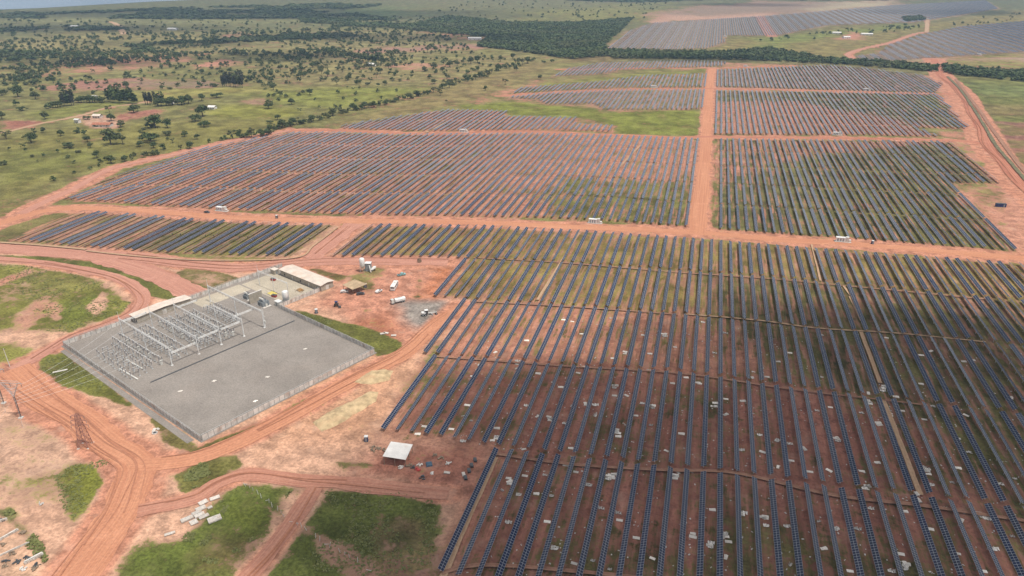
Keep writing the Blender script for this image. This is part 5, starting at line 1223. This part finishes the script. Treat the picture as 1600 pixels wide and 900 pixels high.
    # lattice towers
    def tower(px, py, h, label, mats, w=2.6, head=5., tilt=0, rz=.3):
        t = thing('lattice_tower', label, 'pylon', at(px, py, 0), rz)
        for i,(sx,sy) in enumerate(((-1,-1),(1,-1),(1,1),(-1,1))): MB().tube((sx*w,sy*w,0),(sx*.5,sy*.5,h),.13,.09,n=4).build('leg', M[mats[0]], t)
        m = MB(); N_ = 9
        for k in range(N_):
            a, b = (k/N_)**.85, ((k+1)/N_)**.85; wa = w+(.5-w)*a; wb = w+(.5-w)*b
            for s1, s2 in (((-1,-1),(1,-1)),((1,-1),(1,1)),((1,1),(-1,1)),((-1,1),(-1,-1))):
                m.tube((s1[0]*wa,s1[1]*wa,h*a),(s2[0]*wb,s2[1]*wb,h*b),.055,n=3).tube((s2[0]*wa,s2[1]*wa,h*a),(s1[0]*wb,s1[1]*wb,h*b),.055,n=3).tube((s1[0]*wb,s1[1]*wb,h*b),(s2[0]*wb,s2[1]*wb,h*b),.05,n=3)
        m.build('bracing', M[mats[1]], t)
        for k, z in enumerate((h*.66,h*.8,h*.94)):
            m = MB(); L = head*(1-.12*k)
            for sy in (-.45,.45): m.tube((-L,0,z),(0,sy,z+.1),.07,n=3).tube((L,0,z),(0,sy,z+.1),.07,n=3).tube((-L,0,z),(0,sy,z+1.2),.05,n=3).tube((L,0,z),(0,sy,z+1.2),.05,n=3)
            m.build('crossarm', M[mats[k%2]], t)
            for sx in (-1,1): MB().lathe([(.04,0),(.13,-.2),(.05,-.4),(.13,-.6),(.05,-.8),(.13,-1.),(.04,-1.3)],6,(sx*L*.97,0,z)).build('insulator', M['porcelain'], t)
        for sx in (-1,1):
            for sy in (-1,1): MB().box(sx*w,sy*w,.15,.8,.8,.3).build('footing', M['concrete'], t)
    tower(134,697,15.,'red and white lattice tower on bare soil right of the haul road bend',('redlat','redlat'),1.9,3.4)
    def mast(px, py, label, h=17.):
        t = thing('guyed_mast', label, 'mast', at(px, py, 0), .2); m = MB()
        for i in range(3): a = i*2.094; m.tube((.25*math.cos(a),.25*math.sin(a),0),(.32*math.cos(a),.32*math.sin(a),h*.62),.07,n=4)
        for k in range(10):
            for i in range(3): a = i*2.094; b = a+2.094; z = h*.062*k; m.tube((.28*math.cos(a),.28*math.sin(a),z),(.28*math.cos(b),.28*math.sin(b),z+h*.062),.035,n=3)
        m.build('mast_lattice', M['darkgrey'], t); m = MB(); z0 = h*.62; z1 = h
        for sx in (-1,1):
            for sy in (-.4,.4): m.tube((0,sy*.5,z0),(sx*3.4,sy,z1),.09,n=4)
        for k in range(5): z = z0+(z1-z0)*(k+1)/5; x = 3.4*(k+1)/5; m.tube((-x,.0,z),(x,.0,z),.06,n=3).tube((-x,.0,z),(x*.8,0,z-.9),.05,n=3)
        m.build('mast_head', M['galv'], t); MB().tube((-5,0,z1),(5,0,z1),.12,n=4).tube((-5,0,z1),(-3.4,0,z1+1),.07,n=3).tube((5,0,z1),(3.4,0,z1+1),.07,n=3).tube((-3.4,0,z1+1),(3.4,0,z1+1),.08,n=3).build('crossarm', M['galv'], t)
        for x in (-4.8,0,4.8): MB().lathe([(.04,0),(.14,-.3),(.05,-.6),(.14,-.9),(.05,-1.2),(.14,-1.5),(.04,-1.8)],6,(x,0,z1)).build('insulator', M['porcelain'], t)
        for i in range(4): a = i*1.571+.7; MB().tube((0,0,z0),(9*math.cos(a),9*math.sin(a),0),.03,n=3).build('guy_wire', M['galv'], t)
        MB().box(0,0,.2,1.6,1.6,.4).build('footing', M['concrete'], t)
    mast(33,653,'grey guyed mast with a wide crossarm left of the haul road'); mast(6,630,'grey guyed mast at the far left edge of the bare ground')
    t = thing('concrete_pole', 'pale concrete pole leaning near the far left track', 'pole', at(15.5,573,0)); MB().tube((0,0,0),(-.8,.3,9.5),.20,.12,n=7).build('pole_shaft', M['offwhite'], t); MB().box(-.75,.28,9.,2.2,.14,.16,.5).build('crossarm', M['wood'], t)
    m = MB().box(0,0,.12,6.,1.,.2); o = m.build('concrete_strip', M['concrete']); o.location = at(94,580,.02); o.rotation_euler = (0,0,.75); tag(o, 'pale concrete strip lying on the grass left of the substation wall', 'concrete strip')
    # leaning post lines in the green patches
    for grp, line, n in (('the upper green patch', [(380,757),(410,778),(452,815)], 13), ('the lower green patch', [(462,818),(500,845),(546,872),(572,890)], 13)):
        L = smoothline(GP(line), 2.); 
        for i in range(n):
            p = L[int(i*(len(L)-1)/(n-1))]; t = thing('fence_post', 'pale leaning fence post, %s from the top in %s' % (ordw(i+1), grp), 'fence post', (p.x+random.uniform(-.3,.3), p.y+random.uniform(-.3,.3), 0), 0, 'broken fence posts'); fall = i % 6 == 0
            MB().tube((0,0,0),(random.uniform(-.5,.5)+(1.6 if fall else 0),random.uniform(-.5,.5),.7 if fall else 1.9),.09,.08,n=5).build('post_shaft', M['offwhite'], t)
            MB().tube((0,0,1.0 if not fall else .3),(.5,.1,.9 if not fall else .2),.02,n=3).build('wire_stub', M['galv'], t)
    # timber yard in the corner
    for i,(a,b,wd,hh,mt,lab) in enumerate([((-6,848),(29,828),.9,.7,'slab','pale low wall in the corner yard, nearest the upper end'),((-6,872),(46,848),.5,.5,'slab','long thin pale beam across the corner yard'),((38,882),(68,866),1.2,1.,'slab','broken pale wall at the tip of the corner yard'),((-4,817),(12,812),.7,.8,'slab','short pale wall at the left edge of the corner yard')]):
        p, q = Vector((*G(*a),0)), Vector((*G(*b),0)); d = q-p; t = thing('low_wall', lab, 'wall', (p.x,p.y,.03), math.atan2(d.y,d.x)); m = MB(); n = 7; L = d.length
        for k in range(n): m.box(L*(k+.5)/n, random.uniform(-.06,.06), hh*random.uniform(.35,.5), L/n-.05, wd*random.uniform(.7,1.), hh*random.uniform(.7,1.))
        m.build('masonry', M[mt], t); MB().box(L/2,0,hh+.06,L*.9,wd*.5,.08).build('coping', M['concrete'], t)
    for i,(px,py,m) in enumerate([(5,851,'wood'),(42,872,'darkgrey'),(27,879,'darkgrey'),(6,886,'wood'),(10,877,'darkgrey'),(58,884,'darkgrey'),(35,891,'plastic'),(64,788,'plastic'),(35,834,'wood'),(53,889,'wood'),(2,814,'darkgrey'),(20,866,'wood')]):
        mb = MB()
        for k in range(6): mb.box(random.uniform(-.8,.8),random.uniform(-.6,.6),random.uniform(.1,.45),random.uniform(.5,1.9),random.uniform(.15,.6),random.uniform(.1,.4),random.uniform(0,3))
        o = mb.build('rubble_heap', M[m]); o.location = at(px, py, .02)
        tag(o, '%s rubble heap in the lower left corner, %s counted from the top' % ({'wood':'brown','darkgrey':'dark','plastic':'pale'}[m], ordw(1+sorted([851,872,879,886,877,884,891,788,834,889,814,866]).index(py))), 'rubble', 'rubble heaps of the corner yard')
    slabs(241,673,1.2,2.4,2,.4,'pale board pile beside the wall corner at the dirt road','slab'); slabs(247,671,1.,1.6,1,1.2,'short pale board by the grass strip at the wall corner','slab')
    t = thing('pit_cover', 'round dark manhole ring near the pale boards', 'manhole', at(242,677,.02)); MB().lathe([(1.1,0),(1.1,.4),(.8,.4),(.8,.1)],14).build('ring', M['concrete'], t); MB().lathe([(.78,.12),(.78,.2)],14).build('cover', M['darkgrey'], t)
    # farm
    def house(px, py, L, D, h, rz, label, roof='rooftile', wall='offwhite', rh=1.6):
        t = thing('farm_house', label, 'house', at(px, py, 0), rz); m = MB().box(0,-D/2+.1,h/2,L,.2,h).box(0,D/2-.1,h/2,L,.2,h).box(-L/2+.1,0,h/2,.2,D-.4,h).box(L/2-.1,0,h/2,.2,D-.4,h); m.build('wall', M[wall], t)
        MB().extr([(-D/2-.7,h-.1),(0,h+rh),(D/2+.7,h-.1),(D/2+.7,h+.08),(0,h+rh+.2),(-D/2-.7,h+.08)], -L/2-.6, L/2+.6).build('roof', M[roof], t)
        for i in range(3): MB().box(-L/3+i*L/3,-D/2-.02,1.5 if i != 1 else 1.05,1.2,.06,1.1 if i != 1 else 2.1).build('window' if i != 1 else 'door', M['glass'] if i != 1 else M['wood'], t)
    house(161,197.5,20,8,2.8,.25,'long farmhouse with a bright red tiled roof'); house(153,184,9,7,2.8,.2,'small farm outbuilding with a rusty roof above the red farmhouse','roofpink'); house(122,192,5,5,4.2,.1,'white farm building at the left end of the farmyard','roofwhite','white',.6); house(149,156,6,6,5.,.1,'tall white farm building half hidden by low trees','roofwhite','white',.8); house(267,162,8,6,3.,.1,'pale house behind the dark trees left of the lime field','roofwhite','white'); house(581,103,14,9,3.4,.1,'white roofed farm shed beside the distant eucalyptus','roofwhite','white')
    house(1354,55,26,12,3.5,.05,'long white shed in the far clearing at upper right','roofwhite','white'); house(1322,60,16,10,3.5,.4,'smaller pale shed in the far clearing at upper right','roofwhite','white'); house(1307,53,20,10,3.5,.05,'white shed at the edge of the far green strip','roofwhite','white'); house(118,43,22,14,4,.1,'pale distant house left of the winding far road','roofwhite','white'); house(270,47,24,14,4,.1,'pale distant farm roofs by the far trees','roofwhite','white'); house(742,62,30,14,4,.2,'grey distant shed at the woodland edge','roofwhite','white'); house(332,170,9,7,2.6,.1,'small white roof at the corner of the lime field','roofwhite','white')
    ribbon('far_road', GP([(170,34),(180,37),(186,42),(190,48),(194,54)]), 14, M['roadtan'], 'pale far road winding through the distant pasture', 'road', .2)

# ------------------------------------------------------------------ packing litter between the rows
def build_litter():
    fw = fline; items = []
    tiers = [('nearest', L0, L1), ('second nearest', L1, L2), ('third nearest', L2, L3)]
    for tn, lo, hi in tiers:
        k0 = -13 if tn == 'nearest' else (-20 if tn == 'second nearest' else -18)
        for k in range(k0, 45):
            xa = X0+k*PITCH+PITCH/2
            n = {'nearest': 2.5, 'second nearest': 2.1, 'third nearest': 1.2}[tn]
            for j in range(int(n)+(random.random() < n % 1)):
                y = lo(xa)+(hi(xa)-lo(xa))*random.random(); x = xa+random.uniform(-1.2,1.2)
                if tn == 'third nearest' and random.random() < .25: continue
                if inframe(x, y, -4):
                    items.append((tn, x, y))
                    if random.random() < .16:
                        for q in range(random.choice((2,3,4))): items.append((tn, x+random.uniform(-1.1,1.1), y+random.uniform(-2.5,2.5)))
    random.shuffle(items); boards = items[:int(len(items)*.66)]; wraps = items[int(len(items)*.66):]
    boards = boards[:290]; by = {}
    bms = []
    for v in range(6):
        m = MB(); w, l = random.choice([(2.2,1.1),(2.3,1.2),(1.2,2.2),(2.1,.9)]); m.box(0,0,.10,w,l,.16)
        if v % 2: m.box(.3,.2,.24,w*.7,l*.8,.08,.2)
        me = m.mesh('packing_board'); me.materials.append(M['board']); bms.append(me)
    wms = []
    for v in range(5):
        rs = np.random.RandomState(v); n = 7; V = []; 
        for i in range(n):
            for j in range(n): V.append(((i/(n-1)-.5)*1.9*(1+.3*rs.rand())+rs.normal()*.12, (j/(n-1)-.5)*1.3*(1+.3*rs.rand())+rs.normal()*.12, .06+abs(rs.normal())*.22))
        Q = [(i*n+j, (i+1)*n+j, (i+1)*n+j+1, i*n+j+1) for i in range(n-1) for j in range(n-1) if rs.rand() > .12]
        wms.append(npmesh('plastic_wrap', V, Q, M['plastic']))
    for name, lst, ms, base, cat, grp in (('packing_board', boards, bms, 'pale packing board', 'packing board', 'packing boards between the panel rows'), ('plastic_wrap', wraps, wms, 'crumpled pale wrap', 'plastic wrap', 'plastic wraps between the panel rows')):
        by = {}
        for it in lst: by.setdefault(it[0], []).append(it)
        for tn, its in by.items():
            its.sort(key=lambda q: P(q[1], q[2])[0])
            for i, (_, x, y) in enumerate(its):
                o = link(name, random.choice(ms)); o.location = (x, y, .02); o.rotation_euler = (0,0,random.choice([random.uniform(-.12,.12), random.uniform(-.12,.12), random.uniform(-.12,.12), random.uniform(0,3.1)]))
                s = random.uniform(.8,1.15) if name == 'packing_board' else random.uniform(.6,1.2); o.scale = (s,s,1)
                tag(o, '%s, %s from the left in the %s panel tier' % (base, ordw(i+1), tn), cat, grp)
    V = []; n = 0
    for i in range(1500):
        tn, lo, hi = tiers[0 if i % 5 < 2 else (1 if i % 5 < 4 else 2)]; k = random.randrange(-20, 45); x = X0+k*PITCH+random.uniform(1.1,4.9); y = lo(x)+(hi(x)-lo(x))*random.random()
        if not inframe(x, y) or (tn == 'nearest' and k < -13): continue
        a = random.uniform(0, 3.1); w = random.uniform(.12,.45); l = random.uniform(.1,.3); c, s = math.cos(a), math.sin(a); z = random.uniform(.05,.16)
        V += [(x+w*c-l*s, y+w*s+l*c, z), (x-w*c-l*s, y-w*s+l*c, z+.04), (x-w*c+l*s*.6, y-w*s-l*c, z), (x+w*c*.7+l*s, y+w*s-l*c, z+.05)]
    me = npmesh('litter_scraps', V, np.arange(len(V)).reshape(-1,4), M['plastic']); tag(link('litter_scraps', me), 'tiny pale scraps of packing strewn over the soil between the rows', 'litter', kind='stuff')
    print('litter', len(boards), len(wraps))
    slabs(*[1435,783][:2],1.3,2.4,3,.3,'white box pallet at the lower end of the pale aisle track','slab'); slabs(1432,773,1.3,2.,3,.35,'white box pallet second along the pale aisle track','slab')

# ------------------------------------------------------------------ water, sky, light
def build_lake():
    t = NT('lake_water'); p = t.pos(); c = t.mix(t.ramp(t.noise(p, .0015, 3), .4, .6), (.07,.13,.22), (.10,.17,.27)); t.set(t.b.inputs['Base Color'], c); t.b.inputs['Roughness'].default_value = .12
    pts = [(-260,28),(-120,21),(0,15),(60,13),(120,9.5),(180,6),(240,2.5),(300,0),(380,-5),(400,-14),(260,-22),(0,-24),(-260,-20)]
    o = sheet('lake', [G(*q) for q in pts], .6, t.m, 'pale blue lake at the far upper left', 'lake', jit=0); 
SUN_EL, SUN_AZ = math.radians(67), math.radians(108)   # azimuth measured clockwise from the row direction
def build_light():
    sv = Vector((math.sin(SUN_AZ)*math.cos(SUN_EL), math.cos(SUN_AZ)*math.cos(SUN_EL), math.sin(SUN_EL)))
    l = bpy.data.lights.new('sun', 'SUN'); l.energy = 3.75; l.angle = math.radians(.55); l.color = (1,.955,.88); o = bpy.data.objects.new('sun', l); COL.objects.link(o); o.rotation_euler = sv.to_track_quat('Z','Y').to_euler()
    w = bpy.data.worlds.new('World'); SC.world = w; w.use_nodes = True; nt = w.node_tree; bg = nt.nodes['Background']
    sky = nt.nodes.new('ShaderNodeTexSky'); sky.sky_type = 'NISHITA'; sky.sun_disc = False; sky.sun_elevation = SUN_EL; sky.sun_rotation = SUN_AZ; sky.altitude = 600; sky.dust_density = 2.5; sky.air_density = 1.
    tc = nt.nodes.new('ShaderNodeTexCoord'); mp = nt.nodes.new('ShaderNodeMapping'); mp.inputs['Scale'].default_value = (1,1,2.6); nt.links.new(tc.outputs['Generated'], mp.inputs['Vector'])
    no = nt.nodes.new('ShaderNodeTexNoise'); no.inputs['Scale'].default_value = 3.2; no.inputs['Detail'].default_value = 6; nt.links.new(mp.outputs[0], no.inputs['Vector'])
    mr = nt.nodes.new('ShaderNodeMapRange'); mr.interpolation_type = 'SMOOTHSTEP'; mr.inputs[1].default_value = .36; mr.inputs[2].default_value = .56; mr.inputs[4].default_value = .9; nt.links.new(no.outputs['Fac'], mr.inputs[0])
    mx = nt.nodes.new('ShaderNodeMix'); mx.data_type = 'RGBA'; nt.links.new(mr.outputs[0], mx.inputs['Factor']); nt.links.new(sky.outputs[0], mx.inputs['A']); mx.inputs['B'].default_value = (10.5,10.4,10.4,1)
    nt.links.new(mx.outputs['Result'], bg.inputs['Color']); bg.inputs['Strength'].default_value = .082
    return sv
def build_clouds(sv):
    t = NT('cloud_vapour'); t.n.remove(t.b); out = t.n['Material Output']
    oc = t.N('ShaderNodeTexCoord').outputs['Object']; ln = t.N('ShaderNodeVectorMath', operation='LENGTH'); t.set(ln.inputs[0], oc)
    r = t.math('ADD', ln.outputs['Value'], t.math('MULTIPLY', t.math('SUBTRACT', t.noise(oc, 2.2, 4), .5), .75))
    a = t.ramp(r, .45, 1.02, .70, 0.)
    tr = t.N('ShaderNodeBsdfTransparent'); tl = t.N('ShaderNodeBsdfTranslucent'); tl.inputs['Color'].default_value = (.9,.9,.92,1); m = t.N('ShaderNodeMixShader'); t.set(m.inputs[0], a); t.l.new(tr.outputs[0], m.inputs[1]); t.l.new(tl.outputs[0], m.inputs[2]); t.l.new(m.outputs[0], out.inputs['Surface'])
    ico = None
    # (ground shadow centre px, half width m, half depth m)
    spots = [((1010,790),115,80),((1260,660),120,95),((1500,800),110,110),((1420,600),110,90),((1330,535),90,40),((1560,560),60,40),((810,880),50,48),((900,650),50,42),((585,872),42,22),((1120,900),110,55)]
    far = [((150,100),170,50),((480,88),150,45),((300,70),200,50),((760,62),170,90),((1130,96),120,40),((420,22),900,260),((150,46),420,120),((560,60),320,100),((1180,8),260,120),((430,95),160,50),((1500,20),300,160)]
    H0 = 700.
    for i, (q, a_, b_) in enumerate(spots+far):
        x, y = G(*q); k = H0/sv.z; me = bpy.data.meshes.new('cloud'); 
        import bmesh; bm = bmesh.new(); bmesh.ops.create_icosphere(bm, subdivisions=4, radius=1.)
        for v in bm.verts: n = 1+.18*math.sin(v.co.x*4+i)*math.cos(v.co.y*5+i*2); v.co.x *= n; v.co.y *= n; v.co.z *= (1.+.3*math.sin(v.co.x*6+i)) if v.co.z > 0 else .35
        bm.to_mesh(me); bm.free(); me.materials.append(t.m); me.polygons.foreach_set('use_smooth', [True]*len(me.polygons))
        o = link('cloud', me); o.location = (x+sv.x*k, y+sv.y*k, H0+i*7); o.scale = (a_*1.25, b_*1.25, min(a_, b_)*.55); o.rotation_euler = (0,0,.2)
        tag(o, 'soft white cumulus cloud high above the ground casting a shade patch', 'cloud', 'passing clouds', 'structure')
def build_haze():
    m = bpy.data.materials.new('haze_air'); m.use_nodes = True; nt = m.node_tree; nt.nodes.remove(nt.nodes['Principled BSDF']); v = nt.nodes.new('ShaderNodeVolumePrincipled'); v.inputs['Color'].default_value = (.50,.73,1.,1); v.inputs['Density'].default_value = HAZE; v.inputs['Anisotropy'].default_value = .0
    nt.links.new(v.outputs[0], nt.nodes['Material Output'].inputs['Volume']); o = MB().box(0,0,(HC+14-1)/2,19000,19000,HC+14+1).build('haze', m); tag(o, 'thin pale haze hanging over the whole landscape', 'haze', kind='stuff')
HAZE = 1.0e-4
def build_camera():
    c = bpy.data.cameras.new('camera'); c.sensor_width = 36; c.lens = 36*F/1600; c.clip_end = 40000; c.clip_start = 1.; o = bpy.data.objects.new('camera', c); COL.objects.link(o); o.location = (0,0,HC); o.rotation_euler = (math.pi/2-TH, 0, PSI); SC.camera = o
build_ground(); build_roads(); build_trackers(); build_substation(); build_compound(); build_litter(); build_trees(); build_weeds(); build_lake()
sv = build_light(); build_clouds(sv); build_haze(); build_camera()
SC.view_settings.view_transform = 'Standard'; SC.view_settings.look = 'None'; SC.view_settings.exposure = -.06; SC.view_settings.gamma = 1.; SC.view_settings.use_curve_mapping = False
cy = SC.cycles; cy.max_bounces = 5; cy.diffuse_bounces = 2; cy.glossy_bounces = 2; cy.transmission_bounces = 2; cy.volume_bounces = 0; cy.transparent_max_bounces = 12; cy.use_denoising = True; cy.caustics_reflective = False; cy.caustics_refractive = False
